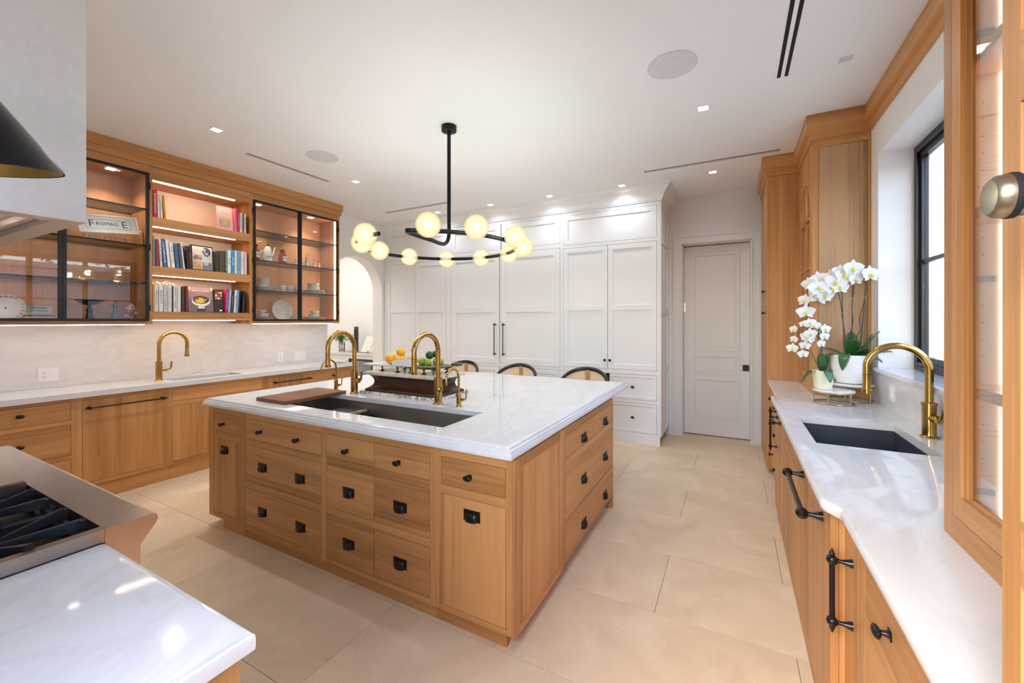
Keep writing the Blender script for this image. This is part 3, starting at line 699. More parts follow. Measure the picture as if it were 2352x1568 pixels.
# ---- three bar chairs behind the island
def chair(cx, cy, label, rz=0):
    t = thing('bar_chair', label, 'chair', (cx, cy, 0), 'bar chairs behind the island')
    o = Vector((cx, cy, 0))
    def W(p): a = rz; return (cx + p[0] * math.cos(a) - p[1] * math.sin(a), cy + p[0] * math.sin(a) + p[1] * math.cos(a), p[2])
    for sx_ in (-1, 1):
        for sy_ in (-1, 1): world('leg', T_([W((sx_ * .20, sy_ * .19, 0)), W((sx_ * .17, sy_ * .16, .62))], [.012, .018], 10), blackw, t, True)
    world('stretcher', T_([W(p) for p in ((-.19, -.18, .22), (.19, -.18, .22), (.19, .18, .22), (-.19, .18, .22))], .010, 8, True), blackw, t)
    bm = L_([(0, .60), (.20, .60), (.225, .62), (.23, .65), (.20, .685), (0, .69)], (cx, cy, 0), seg=28); world('seat', bm, plain('seat_linen', (205, 190, 170), .8), t, True)
    # horseshoe back: ellipse in plan, tall at the rear, sweeping down to the arms
    def rim(a, top=True, inn=0.0):
        k = max(0.0, math.sin(a)); z = .70 + .285 * (k ** .55) if k > 0 else .70
        return W(((.27 - inn) * math.cos(a), (.24 - inn) * math.sin(a) + .0, z))
    aa = [(-.10 + (PI + .20) * i / 36) for i in range(37)]
    world('back_rail', T_([rim(a) for a in aa], [.012 + .010 * max(0, math.sin(a)) for a in aa], 12), blackw, t, True)
    bm = bmesh.new(); prev = None
    for a in aa[4:-4]:
        p = Vector(rim(a, inn=.004)); q = Vector((p.x, p.y, .66)); cur = (bm.verts.new(p - Vector((0, 0, .012))), bm.verts.new(q))
        if prev: bm.faces.new((prev[0], cur[0], cur[1], prev[1]))
        prev = cur
    ob = world('cane_panel', bm, cane, t, True); md = ob.modifiers.new('thick', 'SOLIDIFY'); md.thickness = .006
    p = rim(PI / 2, inn=.012); world('centre_slat', B((p[0] - .02, p[0] + .02, p[1] - .012, p[1] + .001, .66, p[2] - .012)), plain('slat_oak', (186, 140, 84), .5), t)
chair(-2.96, 3.98 + .10, 'black framed cane back bar chair left, half behind the brass taps')
chair(-2.19, 3.98 + .10, 'black framed cane back bar chair in the middle of the three')
chair(-1.385, 3.98 + .10, 'black framed cane back bar chair right, nearest the door')

# ================================================================ LEFT WALL
LF = Face('+x', -4.70); LZ0, LZ1 = .135, .875
cabinet('base_cabinet', 'oak base cabinet of three drawers beside the range', LF, .50, 1.295, LZ0, LZ1, .52, [
    D('drawer', .62, 1.259, .70, .846, ('oval', .985, .785)), D('drawer', .62, 1.259, .42, .668, ('oval', .985, .553)), D('drawer', .62, 1.259, .165, .382, ('oval', .985, .28))],
    group='oak base cabinets on the left wall', toe=(.50, 1.295, 0, LZ0, -.05, -.012))
cabinet('dishwasher_cabinet', 'oak dishwasher front with one long dark bar handle', LF, 1.295, 1.905, LZ0, LZ1, .52, [
    D('door', 1.325, 1.873, .165, .846, (('bar', .50, False), 1.61, .782))], group='oak base cabinets on the left wall', toe=(1.295, 1.905, 0, LZ0, -.05, -.012))
cabinet('base_cabinet', 'oak sink cabinet below the left prep sink', LF, 1.905, 2.815, LZ0, LZ1, .52, [
    D('drawer', 1.941, 2.79, .735, .846), D('door', 1.941, 2.365, .165, .69), D('door', 2.365, 2.79, .165, .69)],
    group='oak base cabinets on the left wall', toe=(1.905, 2.815, 0, LZ0, -.05, -.012))
cabinet('base_cabinet', 'oak cabinet with a long bar handle right of the prep sink', LF, 2.815, 3.445, LZ0, LZ1, .52, [
    D('door', 2.85, 3.41, .165, .846, (('bar', .44, False), 3.15, .785))], group='oak base cabinets on the left wall', toe=(2.815, 3.445, 0, LZ0, -.05, -.012))
cabinet('base_cabinet', 'oak drawer cabinet at the archway end of the left run', LF, 3.445, 4.02, LZ0, LZ1, .52, [
    D('drawer', 3.475, 3.985, .70, .846, ('oval', 3.73, .775)), D('drawer', 3.475, 3.985, .42, .668, ('oval', 3.73, .56)), D('drawer', 3.475, 3.985, .165, .382, ('oval', 3.73, .28))],
    group='oak base cabinets on the left wall', toe=(3.445, 4.02, 0, LZ0, -.05, -.012))
LSX0, LSX1, LSY0, LSY1 = -5.03, -4.755, 1.99, 2.62
bm = slab_with_hole(XL + .001, -4.665, .50, 4.045, LSX0, LSX1, LSY0, LSY1, .876, .92)
tag(world('left_countertop', bm, quartz, at=(-4.95, 2.3, .876)), 'long white stone countertop along the left wall', 'countertop')
sink('prep_sink', 'narrow dark steel prep sink in the left countertop', LSX0, LSX1, LSY0, LSY1, .875, .18, steel_d)
faucet('kitchen_faucet', 'brass gooseneck faucet at the left prep sink', (-4.925, 1.925), (0, 1, 0), (.35, 1, 0), H=.465, R=.118, zc=.92)
# splash
tag(world('backsplash', B((XL + .001, XL + .02, .50, 4.045, .9205, 1.466)), marble_splash, at=(XL, 2.3, .92)), 'pale veined stone backsplash under the left wall cabinets', 'backsplash')
XS = XL + .02
def outlet(name, label, y0, y1, z0, z1, kinds, F=None):
    F = F or Face('+x', XS); t = tag(world('outlet_plate', F.B((y0, y1, z0, z1, .0005, .006), ), white_pl, at=F.pt((y0 + y1) / 2, (z0 + z1) / 2)), label, 'outlet')
    for k, yc in kinds:
        zc_ = (z0 + z1) / 2
        if k == 's': world('rocker', F.B((yc - .017, yc + .017, zc_ - .034, zc_ + .034, .006, .010)), white_pl, t)
        else:
            s = world('socket', F.B((yc - .017, yc + .017, zc_ - .034, zc_ + .034, .006, .008)), white_pl, t)
            for dz in (-.018, .018):
                world('slot', F.B((yc - .008, yc - .0055, zc_ + dz - .005, zc_ + dz + .005, .008, .0084), (yc + .0055, yc + .008, zc_ + dz - .005, zc_ + dz + .005, .008, .0084), (yc - .002, yc + .002, zc_ + dz - .012, zc_ + dz - .008, .008, .0084)), dark, s)
outlet('outlet_plate', 'white double plate with one socket and one switch on the left backsplash', 1.20, 1.325, .975, 1.095, [('o', 1.235), ('s', 1.287)])
outlet('outlet_plate', 'single white socket plate on the backsplash near the archway', 3.30, 3.38, .965, 1.085, [('o', 3.34)])
outlet('outlet_plate', 'triple white switch plate on the backsplash beside the archway', 3.53, 3.70, .965, 1.085, [('s', 3.57), ('s', 3.615), ('s', 3.66)])

# upper cabinets
UF = Face('+x', -4.84); UZ0, UZ1 = 1.468, 2.955; UD = .385
def crown(name, label, pts, cat='crown moulding', z0=2.925, m=None, prof=None, at=None):
    """pts: polyline in plan of the cabinet face, profile pushed to its left side normal"""
    m = m or oak_h; prof = prof or [(0.0, z0), (.018, z0), (.018, z0 + .085), (.052, z0 + .105), (.052, CZ - .001)]
    P = [Vector((p[0], p[1])) for p in pts]; nn = []
    for i in range(len(P)):
        d0 = (P[i] - P[i - 1]).normalized() if i > 0 else None; d1_ = (P[i + 1] - P[i]).normalized() if i < len(P) - 1 else None
        n0 = Vector((d0.y, -d0.x)) if d0 else None; n1 = Vector((d1_.y, -d1_.x)) if d1_ else None
        if n0 is None: nn.append(n1)
        elif n1 is None: nn.append(n0)
        else: s_ = (n0 + n1); nn.append(s_ / (1 + n0.dot(n1)))
    bm = bmesh.new(); rings = []
    full = prof + [(0.0, CZ - .001)]
    for i, p in enumerate(P): rings.append([bm.verts.new((p.x + nn[i].x * o, p.y + nn[i].y * o, z)) for o, z in full])
    for a, b in zip(rings, rings[1:]):
        for k in range(len(full)): j = (k + 1) % len(full); bm.faces.new((a[k], a[j], b[j], b[k]))
    bm.faces.new(rings[0]); bm.faces.new(rings[-1][::-1])
    return tag(world(name, bm, m, at=(P[0].x, P[0].y, z0)), label, cat)
def glass_cab(name, label, F, y0, y1, doors, shelves, z0=UZ0, z1=UZ1, dep=UD, open_=False, ledside=None, lights=()):
    t = thing(name, label, 'cabinet', F.pt((y0 + y1) / 2, z0, -dep / 2), 'oak wall cabinets on the left wall')
    e = .03
    world('side_panel', F.B((y0, y0 + e, z0, z1, -dep, 0)), oak_v, t); world('side_panel', F.B((y1 - e, y1, z0, z1, -dep, 0)), oak_v, t)
    world('top_rail', F.B((y0 + e, y1 - e, 2.885, z1, -dep, 0)), oak_h, t)
    world('bottom_panel', F.B((y0 + e, y1 - e, z0, 1.496, -dep, 0)), oak_h, t)
    world('back_panel', F.B((y0 + e, y1 - e, 1.496, 2.885, -dep, -dep + .012)), oak_in, t)
    for z in shelves:
        s = tag(world('shelf', F.B((y0 + e + .002, y1 - e - .002, z - .005, z + .005, -dep + .014, -.035)), shelfglass, t), label='clear glass shelf')
        world('edge_trim', F.B((y0 + e + .002, y1 - e - .002, z - .007, z + .007, -.035, -.030), (y0 + e + .002, y1 - e - .002, z - .006, z + .006, -dep + .0125, -dep + .017)), blackm, s)
    for a, b, hinge in doors:
        w_ = .022
        d = world('door', F.B((a, a + w_, 1.498, 2.883, .001, .02), (b - w_, b, 1.498, 2.883, .001, .02), (a + w_, b - w_, 1.498, 1.498 + w_, .001, .02), (a + w_, b - w_, 2.883 - w_, 2.883, .001, .02)), blackf, t)
        world('pane', F.B((a + w_, b - w_, 1.498 + w_, 2.883 - w_, .008, .012)), glass, d)
        for z in (1.62, 2.19, 2.76):
            q = a if hinge == 'l' else b
            world('hinge', F.B((q - .008, q + .008, z - .03, z + .03, .004, .022)), blackm, d)
    if ledside is not None:
        s = ledside; world('led_strip', F.B((s[0], s[0] + .003 * s[1], 1.50, 2.88, -.062, -.050)), led, t)
    for yy in lights:
        world('puck_light', F.B((yy - .03, yy + .03, 2.881, 2.8848, -.20, -.14)), down_e, t)
        lamp('SPOT', F.pt(yy, 2.876, -.17), 20.0, (1, .80, .62), .03, spot=math.radians(120))
    return t
SH = [1.851, 2.205, 2.548]
glass_cab('wall_cabinet', 'oak wall cabinet with black framed glass doors beside the range hood', UF, .50, 1.842, [(.532, 1.24, 'l'), (1.245, 1.812, 'r')], SH, lights=(1.60, .9), ledside=(.531, 1))
glass_cab('wall_cabinet', 'oak wall cabinet with two black framed glass doors beside the archway', UF, 2.735, 3.945, [(2.768, 3.337, 'l'), (3.341, 3.912, 'r')], SH, lights=(2.92, 3.62), ledside=(3.911, -1))
t = thing('open_bookcase', 'open oak bookcase of three lit shelves between the glass wall cabinets', 'bookcase', (-5.03, 2.28, UZ0), 'oak wall cabinets on the left wall')
BY0, BY1 = 1.843, 2.734; bp_ = plain('bookcase_back', (240, 226, 212), .6, noise=.01)
world('back_panel', UF.B((BY0, BY1, 1.50, 2.90, -UD, -UD + .015)), bp_, t)
world('top_rail', UF.B((BY0, BY1, 2.835, UZ1, -UD + .015, -.001)), oak_h, t)
for z0, z1, nm in ((1.506, 1.588, 'shelf'), (1.934, 2.020, 'shelf'), (2.398, 2.484, 'shelf')):
    s = world('shelf', UF.B((BY0, BY1, z0, z1, -UD + .015, -.001)), oak_h, t)
    world('led_strip', UF.B((BY0 + .005, BY1 - .14, z0 - .004, z0 - .0005, -.045, -.030)), led, s)
world('led_strip', UF.B((BY0 + .005, BY1 - .14, 2.830, 2.8345, -.055, -.040)), led, t)
for a, b in ((.56, 1.80), (2.80, 3.87)):
    tag(world('led_strip', UF.B((a, b, UZ0 - .0055, UZ0 - .0005, -.06, -.045)), led_w), 'thin warm light strip under the oak wall cabinet ' + ('by the range hood' if a < 1 else 'by the archway'), 'light strip')
crown('crown_moulding', 'stepped oak crown moulding above the left wall cabinets', [(-4.84, .50), (-4.84, 3.946), (XL, 3.946)], prof=[(0, 2.956), (.016, 2.956), (.016, 3.015), (.032, 3.018), (.032, CZ - .001)])

# books ------------------------------------------------------------------------------
def lin(y): return BY0 + .012 + (y - 1.874) * (BY1 - BY0 - .024) / (2.776 - 1.874)
BK = {}
def book(y, w_, h, zb, rgb, label, lean=0.0, dep=.20, cover=None, xs=-4.865, title=None, tcol=None, tsize=None, name='book', grp='cookbooks on the oak shelves'):
    """spine towards +x at xs; y is the left edge at the foot; lean moves the foot right / top left"""
    key = tuple(rgb); m = plain('cover_%d_%d_%d' % key, rgb, .45, noise=.03)
    t = thing('book', label, 'book', (xs - dep / 2, y + w_ / 2, zb), grp)
    c = min(.003, w_ * .12); bm = B((-dep / 2, dep / 2, -w_ / 2, -w_ / 2 + c, 0, h), (-dep / 2, dep / 2, w_ / 2 - c, w_ / 2, 0, h), (dep / 2 - c, dep / 2, -w_ / 2 + c, w_ / 2 - c, 0, h))
    put('cover', mesh_from_bm('cover', bm, m), t, origin(t))
    put('pages', mesh_from_bm('pages', B((-dep / 2 + .003, dep / 2 - c, -w_ / 2 + c, w_ / 2 - c, .003, h - .003)), plain('book_pages', (236, 228, 212), .8)), t, origin(t))
    if title:
        text(title, t, origin(t) + Vector((dep / 2 + .0006, 0, h * .52)), (0, 0, -1), (0, 1, 0), tsize or w_ * .7, plain('title_%d_%d_%d' % tuple(tcol), tcol, .6), width=min(h * .8, max(.05, h * .085 * len(title))))
    if lean: t.rotation_euler = (lean, 0, 0); t.location.z = zb + abs(math.sin(lean)) * w_ / 2 + .0006
    else: t.location.z = zb + .0004
    return t
def row(items, zb):
    items = [(it[0], it[1] * .9) + tuple(it[2:]) for it in items]
    for it in items: book(*it[:2], it[2], zb, *it[3:]) if not isinstance(it[-1], dict) else book(*it[:2], it[2], zb, *it[3:-1], **it[-1])
W_, INK = (240, 236, 228), (30, 30, 32)
ZT3, ZT2, ZT1 = 2.4842, 2.0202, 1.5882
row([(lin(1.876), .032, .262, (196, 34, 44), 'tall red book with white lettering, leftmost on the top shelf', dict(title='BAREFOOT', tcol=W_)),
     (lin(1.913), .020, .232, (226, 220, 208), 'cream book second from the left on the top shelf', .02),
     (lin(1.938), .018, .228, (240, 238, 232), 'thin white book beside the orange book on the top shelf', .04, dict(title='IRISH', tcol=INK, tsize=.008)),
     (lin(1.966), .018, .226, (236, 150, 36), 'orange book leaning at the right of the left group on the top shelf', .07)], ZT3)
row([(lin(2.637), .022, .262, (232, 120, 140), 'pink spined book beside the pink cover on the top shelf'),
     (lin(2.662), .024, .258, (206, 30, 90), 'magenta book near the right end of the top shelf', dict(title='SWEET', tcol=(250, 180, 200))),
     (lin(2.690), .032, .225, (226, 222, 214), 'white book with a green sprig on its spine, top shelf', dict(title='GARDEN', tcol=(70, 90, 60), tsize=.012)),
     (lin(2.726), .010, .222, (176, 30, 48), 'very thin dark red book on the top shelf'),
     (lin(2.739), .022, .222, (238, 234, 228), 'white book at the right end of the top shelf', dict(title='VENEZIA', tcol=INK, tsize=.012))], ZT3)
def faceout(y0, y1, h, zb, rgb, label, lean=.12, thick=.03, xs=-4.885, yaw=0.0):
    w_ = y1 - y0; m = plain('cover_%d_%d_%d' % tuple(rgb), rgb, .35, noise=.03)
    t = thing('book', label, 'book', (xs, (y0 + y1) / 2, zb), 'cookbooks on the oak shelves')
    put('cover', mesh_from_bm('cover', B((-thick, -thick + .002, -w_ / 2, w_ / 2, 0, h), (-.002, 0, -w_ / 2, w_ / 2, 0, h), (-thick + .002, -.002, -w_ / 2, -w_ / 2 + .002, 0, h)), m), t, origin(t))
    put('pages', mesh_from_bm('pages', B((-thick + .002, -.002, -w_ / 2 + .002, w_ / 2 - .003, .003, h - .003)), plain('book_pages', (236, 228, 212), .8)), t, origin(t))
    return t, w_
def art(t, u0, u1, z0, z1, rgb, k=1, shape='r', nm='printed_patch'):
    """flat print on a face-out cover, local coordinates (u from the cover centre)"""
    m = plain('print_%d_%d_%d' % tuple(rgb), rgb, .4, noise=.12, nscale=60); x = .0004 * k
    if shape == 'r': bm = B((x - .0003, x, u0, u1, z0, z1))
    else:
        bm = bmesh.new(); c = ((u0 + u1) / 2, (z0 + z1) / 2); vs = [bm.verts.new((x, c[0] + (u1 - u0) / 2 * math.cos(2 * PI * i / 24), c[1] + (z1 - z0) / 2 * math.sin(2 * PI * i / 24))) for i in range(24)]; bm.faces.new(vs)
    put(nm, mesh_from_bm(nm, bm, m), t, origin(t))
def atext(t, s, u, z, size, rgb, width=None, k=6):
    text(s, t, origin(t) + Vector((.0004 * k, u, z)), (0, 1, 0), (0, 0, 1), size, plain('title_%d_%d_%d' % tuple(rgb), rgb, .6), width=width)
def settle(t, lean, yaw=0): t.rotation_euler = (0, -lean, yaw); t.location.z += .0008 + .03 * math.sin(abs(lean))
t, w_ = faceout(lin(2.47), lin(2.632), .255, ZT3, (240, 196, 188), 'pale pink book facing out at the right of the top shelf', thick=.022)
art(t, -.07, .07, .15, .235, (246, 214, 204)); art(t, -.065, .05, .03, .12, (206, 170, 150)); art(t, -.03, .02, .06, .11, (226, 190, 130), 2, 'c'); atext(t, 'Sweet', 0, .2, .03, (250, 236, 230)); settle(t, .10)
row([(lin(1.876), .012, .29, (120, 150, 170), 'slim blue grey book at the far left of the middle shelf'),
     (lin(1.890), .012, .25, (60, 66, 60), 'thin dark green book leaning second on the middle shelf', .015),
     (lin(1.905), .020, .262, (170, 48, 40), 'red book leaning near the left of the middle shelf', .02),
     (lin(1.933), .020, .268, (226, 216, 206), 'white book with maroon script leaning on the middle shelf', .05, dict(title='Tea & Cakes', tcol=(140, 40, 60), tsize=.014)),
     (lin(1.962), .028, .272, (70, 104, 160), 'blue book lettered in white leaning on the middle shelf', .075, dict(title='CELEBRATE', tcol=W_)),
     (lin(1.998), .024, .270, (236, 230, 216), 'cream book leaning right of the blue lettered one', .09),
     (lin(2.030), .030, .245, (240, 238, 224), 'ivory book with grey lettering leaning on the middle shelf', .09, dict(title='THE SILVER', tcol=(130, 130, 110))),
     (lin(2.068), .032, .245, (74, 110, 150), 'steel blue book with dark lettering leaning on the middle shelf', .09, dict(title='A New Way', tcol=(40, 60, 90))),
     (lin(2.106), .022, .252, (90, 90, 88), 'grey brown book leaning towards the right of the left group', .09),
     (lin(2.132), .014, .262, (240, 238, 240), 'white book with pink lettering closing the left group, middle shelf', .10, dict(title='THE PASTRY', tcol=(206, 70, 120), tsize=.010))], ZT2)
row([(lin(2.165), .020, .235, (26, 24, 26), 'black book standing left of the facing black cookbook, middle shelf', .03),
     (lin(2.188), .018, .238, (70, 36, 24), 'dark brown book beside the facing black cookbook, middle shelf', .03, dict(title='GRILL', tcol=(210, 120, 50), tsize=.012))], ZT2)
t, w_ = faceout(lin(2.215), lin(2.425), .262, ZT2, (24, 22, 22), 'black edged cookbook facing out with white block lettering', thick=.03)
art(t, -w_ / 2 + .012, w_ / 2 - .008, .010, .25, (206, 196, 184)); art(t, 0.0, .08, .15, .245, (52, 66, 100), 2, 'c'); art(t, -.085, -.01, .012, .09, (196, 150, 96), 2); art(t, .0, .09, .012, .085, (120, 120, 130), 2); art(t, -.085, .0, .1, .16, (150, 100, 70), 3, 'c')
for i, s in enumerate(('THE', 'COOK', 'YOU', 'WANT', 'TO BE')): atext(t, s, 0, .213 - i * .036, .040, (250, 250, 246))
settle(t, .09)
row([(lin(2.437), .032, .215, (40, 60, 46), 'dark green book right of the facing black cookbook'),
     (lin(2.474), .055, .232, (90, 66, 50), 'book with a photographic market scene on its spine'),
     (lin(2.534), .020, .240, (38, 118, 84), 'bright green book on the middle shelf', dict(title='THE BOOK OF', tcol=W_, tsize=.012)),
     (lin(2.559), .036, .245, (232, 230, 226), 'white book with dark blue bands on the middle shelf', dict(title='Soup', tcol=(60, 50, 120))),
     (lin(2.600), .030, .258, (30, 158, 206), 'turquoise book lettered in white with a yellow foot', dict(title='SHUK', tcol=W_)),
     (lin(2.634), .026, .258, (226, 220, 206), 'off white book right of the turquoise one'),
     (lin(2.664), .036, .258, (120, 172, 214), 'sky blue book on the middle shelf', dict(title='A CHRISTMAS', tcol=(30, 60, 90), tsize=.012)),
     (lin(2.704), .032, .258, (236, 226, 204), 'cream book second from the right on the middle shelf', dict(title='Flavor', tcol=(90, 80, 60), tsize=.014)),
     (lin(2.742), .028, .255, (230, 194, 202), 'pale pink book at the right end of the middle shelf')], ZT2)
GW = (216, 212, 204)
row([(lin(1.876), .011, .262, (214, 164, 70), 'thin mustard book at the far left of the bottom shelf'),
     (lin(1.889), .030, .262, GW, 'pale grey book with a blue title block, bottom shelf', dict(title='BRITAIN', tcol=(50, 90, 160))),
     (lin(1.923), .036, .264, (224, 220, 212), 'pale book with large black lettering and a red foot', dict(title='PLENTY', tcol=INK)),
     (lin(1.963), .032, .262, (212, 208, 198), 'pale grey book with thin grey lettering, bottom shelf', dict(title='OTTOLENGHI', tcol=(120, 118, 110))),
     (lin(1.999), .032, .262, (222, 218, 208), 'pale book with a small yellow dot at its top', dict(title='JERUSALEM', tcol=(200, 130, 130))),
     (lin(2.034), .008, .255, INK, 'very thin black book between two pale books'),
     (lin(2.044), .032, .262, (226, 224, 216), 'pale book lettered in black right of the thin black one', dict(title='PLENTY MORE', tcol=INK)),
     (lin(2.079), .030, .258, (214, 210, 204), 'plain pale grey book right of the large lettered ones'),
     (lin(2.117), .028, .255, (70, 36, 24), 'dark brown book left of the burgundy one on the bottom shelf', .012),
     (lin(2.152), .024, .262, (120, 20, 36), 'burgundy book leaning against the facing olive cookbook', .012)], ZT1)
t, w_ = faceout(lin(2.188), lin(2.428), .265, ZT1, (112, 92, 88), 'large facing cookbook with a bowl of olives and gold corners', thick=.035)
hw2 = w_ / 2
art(t, -hw2 + .01, hw2 - .01, .13, .255, (142, 116, 116)); art(t, -.085, .085, .06, .165, (226, 218, 206), 2, 'c'); art(t, -.075, .075, .085, .17, (80, 50, 46), 3, 'c'); art(t, -.055, .03, .09, .15, (206, 170, 60), 4, 'c'); art(t, -.065, -.02, .13, .165, (130, 24, 40), 5, 'c'); art(t, .02, .075, .1, .15, (50, 40, 44), 5, 'c')
art(t, -.03, .03, .035, .065, (220, 210, 196), 2); art(t, -.04, .04, .008, .035, (40, 44, 46), 3)
for sx_ in (-1, 1):
    art(t, sx_ * (hw2 - .002) - (.02 if sx_ > 0 else 0), sx_ * (hw2 - .002) + (0 if sx_ > 0 else .02), .225, .262, (206, 172, 96), 3, 'c')
for k in range(9):
    a = k * .7; art(t, -.035 + .02 * (k % 3) + .004 * k, -.02 + .02 * (k % 3) + .004 * k, .095 + .014 * (k // 3), .111 + .014 * (k // 3), (222, 192, 70), 6, 'c')
atext(t, 'AROMAS of ALEPPO', 0, .218, .018, (246, 232, 206), width=.17); settle(t, .10)
t, w_ = faceout(lin(2.432), lin(2.528), .245, ZT1, (44, 30, 26), 'dark brown book facing out with a grid of small food pictures', thick=.04)
for i in range(3):
    for j in range(3): art(t, -.035 + i * .024, -.015 + i * .024, .14 + j * .03, .163 + j * .03, ((200, 120, 60), (226, 200, 180), (150, 60, 40))[(i + j) % 3])
art(t, .005, .03, .012, .03, (235, 230, 225)); settle(t, .04)
row([(lin(2.532), .024, .255, (168, 30, 84), 'raspberry book leaning left of the pale blue one, bottom shelf', -.06, dict(title='THAI STYLE', tcol=W_, tsize=.012)),
     (lin(2.560), .028, .250, (146, 170, 200), 'pale blue book leaning on the bottom shelf', -.06),
     (lin(2.592), .026, .252, (60, 46, 52), 'dark plum book leaning on the bottom shelf', -.06, dict(title='Dessert', tcol=(200, 180, 190), tsize=.012)),
     (lin(2.622), .024, .250, (226, 220, 206), 'white book leaning between the plum and blue ones', -.06, dict(title='Brunch', tcol=INK, tsize=.012)),
     (lin(2.650), .018, .252, (110, 166, 206), 'bright blue slim book leaning on the bottom shelf', -.06),
     (lin(2.668), .018, .245, (30, 28, 32), 'black book leaning second from the right on the bottom shelf', -.06),
     (lin(2.712), .030, .245, (34, 26, 24), 'thick black book at the right end of the bottom shelf', -.06, dict(title='Chocolate', tcol=(90, 80, 76), tsize=.014))], ZT1)
# dried garlic heads on the pale books
gar = plain('garlic_skin', (222, 196, 160), .6, noise=.1)
bm = bmesh.new()
for i in range(7): ball(bm, (-4.93 + rnd.uniform(-.02, .02), lin(1.90) + i * .026, ZT1 + .274 + .006 * (i % 2)), .012, (1, 1, .8), 10, 8)
tube(bm, [(-4.92, lin(1.98), ZT1 + .28), (-4.91, lin(2.0), ZT1 + .30), (-4.91, lin(2.015), ZT1 + .296)], [.006, .003, .002], 6)
tag(world('garlic_braid', bm, gar, None, True, at=(-4.93, lin(1.96), ZT1 + .265)), 'string of dried garlic lying on the pale books', 'garlic')

# things behind glass, right cabinet ---------------------------------------------------
XG = -5.0; S0, S1, S2, S3 = 1.4966, 1.8566, 2.2106, 2.5536
def jar(y, h, r, label, word):
    t = thing('apothecary_jar', label, 'jar', (XG, y, S2), 'amber apothecary jars')
    world('glass_body', L_([(r, 0), (r, h * .62), (r * .9, h * .72), (r * .5, h * .80), (r * .5, h * .9), (r * .62, h * .93), (r * .62, h)], (XG, y, S2), seg=20), amber, t, True)
    world('stopper', L_([(r * .45, 0), (r * .55, h * .05), (r * .3, h * .08), (0, h * .08)], (XG, y, S2 + h)), plain('brown_stopper', (60, 34, 22), .4), t, True)
    lb = world('label', B((XG + r * .78, XG + r + .0015, y - r * .5, y + r * .6, S2 + h * .22, S2 + h * .56)), paper, t)
    text(word, lb, (XG + r + .0022, y + r * .05, S2 + h * .4), (0, 1, 0), (0, 0, 1), .018, inkm)
jar(2.895, .185, .040, 'amber apothecary jar at the left of the enamel jug', 'CAMPHOR'); jar(3.225, .170, .048, 'amber apothecary jar right of the enamel jug', 'MAIZE')
t = thing('enamel_jug', 'white enamel jug with black knob and curved spout', 'jug', (XG, 3.035, S2))
world('body', L_([(.052, 0), (.050, .10), (.036, .165), (.026, .185), (.014, .195), (0, .197)], (XG, 3.035, S2)), porc, t, True)
world('knob', L_([(.012, 0), (.013, .012), (.006, .02), (0, .021)], (XG, 3.035, S2 + .198)), blackm, t, True)
world('spout', T_([(XG, 3.078, S2 + .06), (XG, 3.105, S2 + .12), (XG, 3.115, S2 + .165), (XG, 3.128, S2 + .195)], [.014, .010, .008, .006], 10), porc, t, True)
world('handle', T_(arc((XG, 2.985, S2 + .10), .038, PI / 2, PI * 1.5, 12, (0, 1, 0), (0, 0, 1)), .005, 8), porc, t, True)
text('Essence', t, (XG + .0535, 3.035, S2 + .065), (0, 1, 0), (0, 0, 1), .030, inkm)
def vial(y, h, r, label, x=XG, lab=True):
    t = thing('glass_bottle', label, 'bottle', (x, y, S2), 'small clear bottles in the wall cabinet')
    world('body', L_([(r, 0), (r, h * .5), (r * .45, h * .66), (r * .4, h * .85), (r * .6, h * .87), (r * .6, h * .9), (r * .5, h * .92), (r * .55, h), (0, h)], (x, y, S2), seg=16), clearobj, t, True)
    if lab: world('label', B((x + r * .8, x + r + .001, y - r * .5, y + r * .5, S2 + h * .15, S2 + h * .42)), paper, t)
vial(3.395, .085, .022, 'short clear bottle half hidden by the black door frame'); vial(3.525, .13, .026, 'clear bottle at the front left of the tall decanter', XG + .04); vial(3.60, .19, .024, 'tall clear decanter with pointed stopper', XG - .04, False)
vial(3.665, .115, .022, 'small clear labelled bottle left of the last one'); vial(3.735, .115, .022, 'small clear labelled bottle nearest the light strip')
def stack_plates(x, y, z, n, r, label, grp):
    t = thing('plate_stack', label, 'plates', (x, y, z), grp)
    for k in range(n):
        q = r * (1 - .04 * k); world('plate', L_([(q * .55, 0), (q * .62, .003), (q, .010), (q, .013), (q * .6, .006), (0, .005)], (x, y, z + .0005 + k * .0105), seg=28), spotted, t, True)
    return z + .0005 + (n - 1) * .0105 + .0065
def plates(x, y, z, n, r, where):
    for k in range(n):
        q = r * (1 - .05 * k)
        tag(world('plate', L_([(q * .55, 0), (q * .62, .003), (q, .010), (q, .013), (q * .6, .006), (0, .005)], (x, y, z + .0005 + k * .0135), seg=28), spotted, None, True, at=(x, y, z + k * .0135)),
            ('top', 'second', 'third', 'bottom')[::1][n - 1 - k if n <= 4 else 0] + ' patterned plate of the stack ' + where, 'plate', 'patterned plates ' + where)
    return z + .0005 + (n - 1) * .0135 + .0065
def bowl(x, y, z, r, h, label, grp):
    return tag(world('bowl', L_([(r * .5, 0), (r * .6, .004), (r * .92, h * .6), (r, h), (r * .96, h), (r * .85, h * .6), (r * .4, .008), (0, .008)], (x, y, z), seg=28), spotted, None, True, at=(x, y, z)), label, 'bowl', grp)
def cup(x, y, z, r, h, ang, label, grp):
    t = thing('tea_cup', label, 'cup', (x, y, z), grp)
    world('body', L_([(r * .5, 0), (r * .62, .005), (r * .95, h * .55), (r, h), (r * .95, h), (r * .85, h * .5), (r * .4, .01), (0, .01)], (x, y, z), seg=24), spotted, t, True)
    u = Vector((math.cos(ang), math.sin(ang), 0)); world('handle', T_(arc(Vector((x, y, z + h * .55)) + u * r * .9, h * .38, -PI / 2, PI / 2, 12, u, (0, 0, 1)), .0035, 8), spotted, t, True)
zz = plates(XG, 3.00, S1, 4, .125, 'at the left of the third glass shelf')
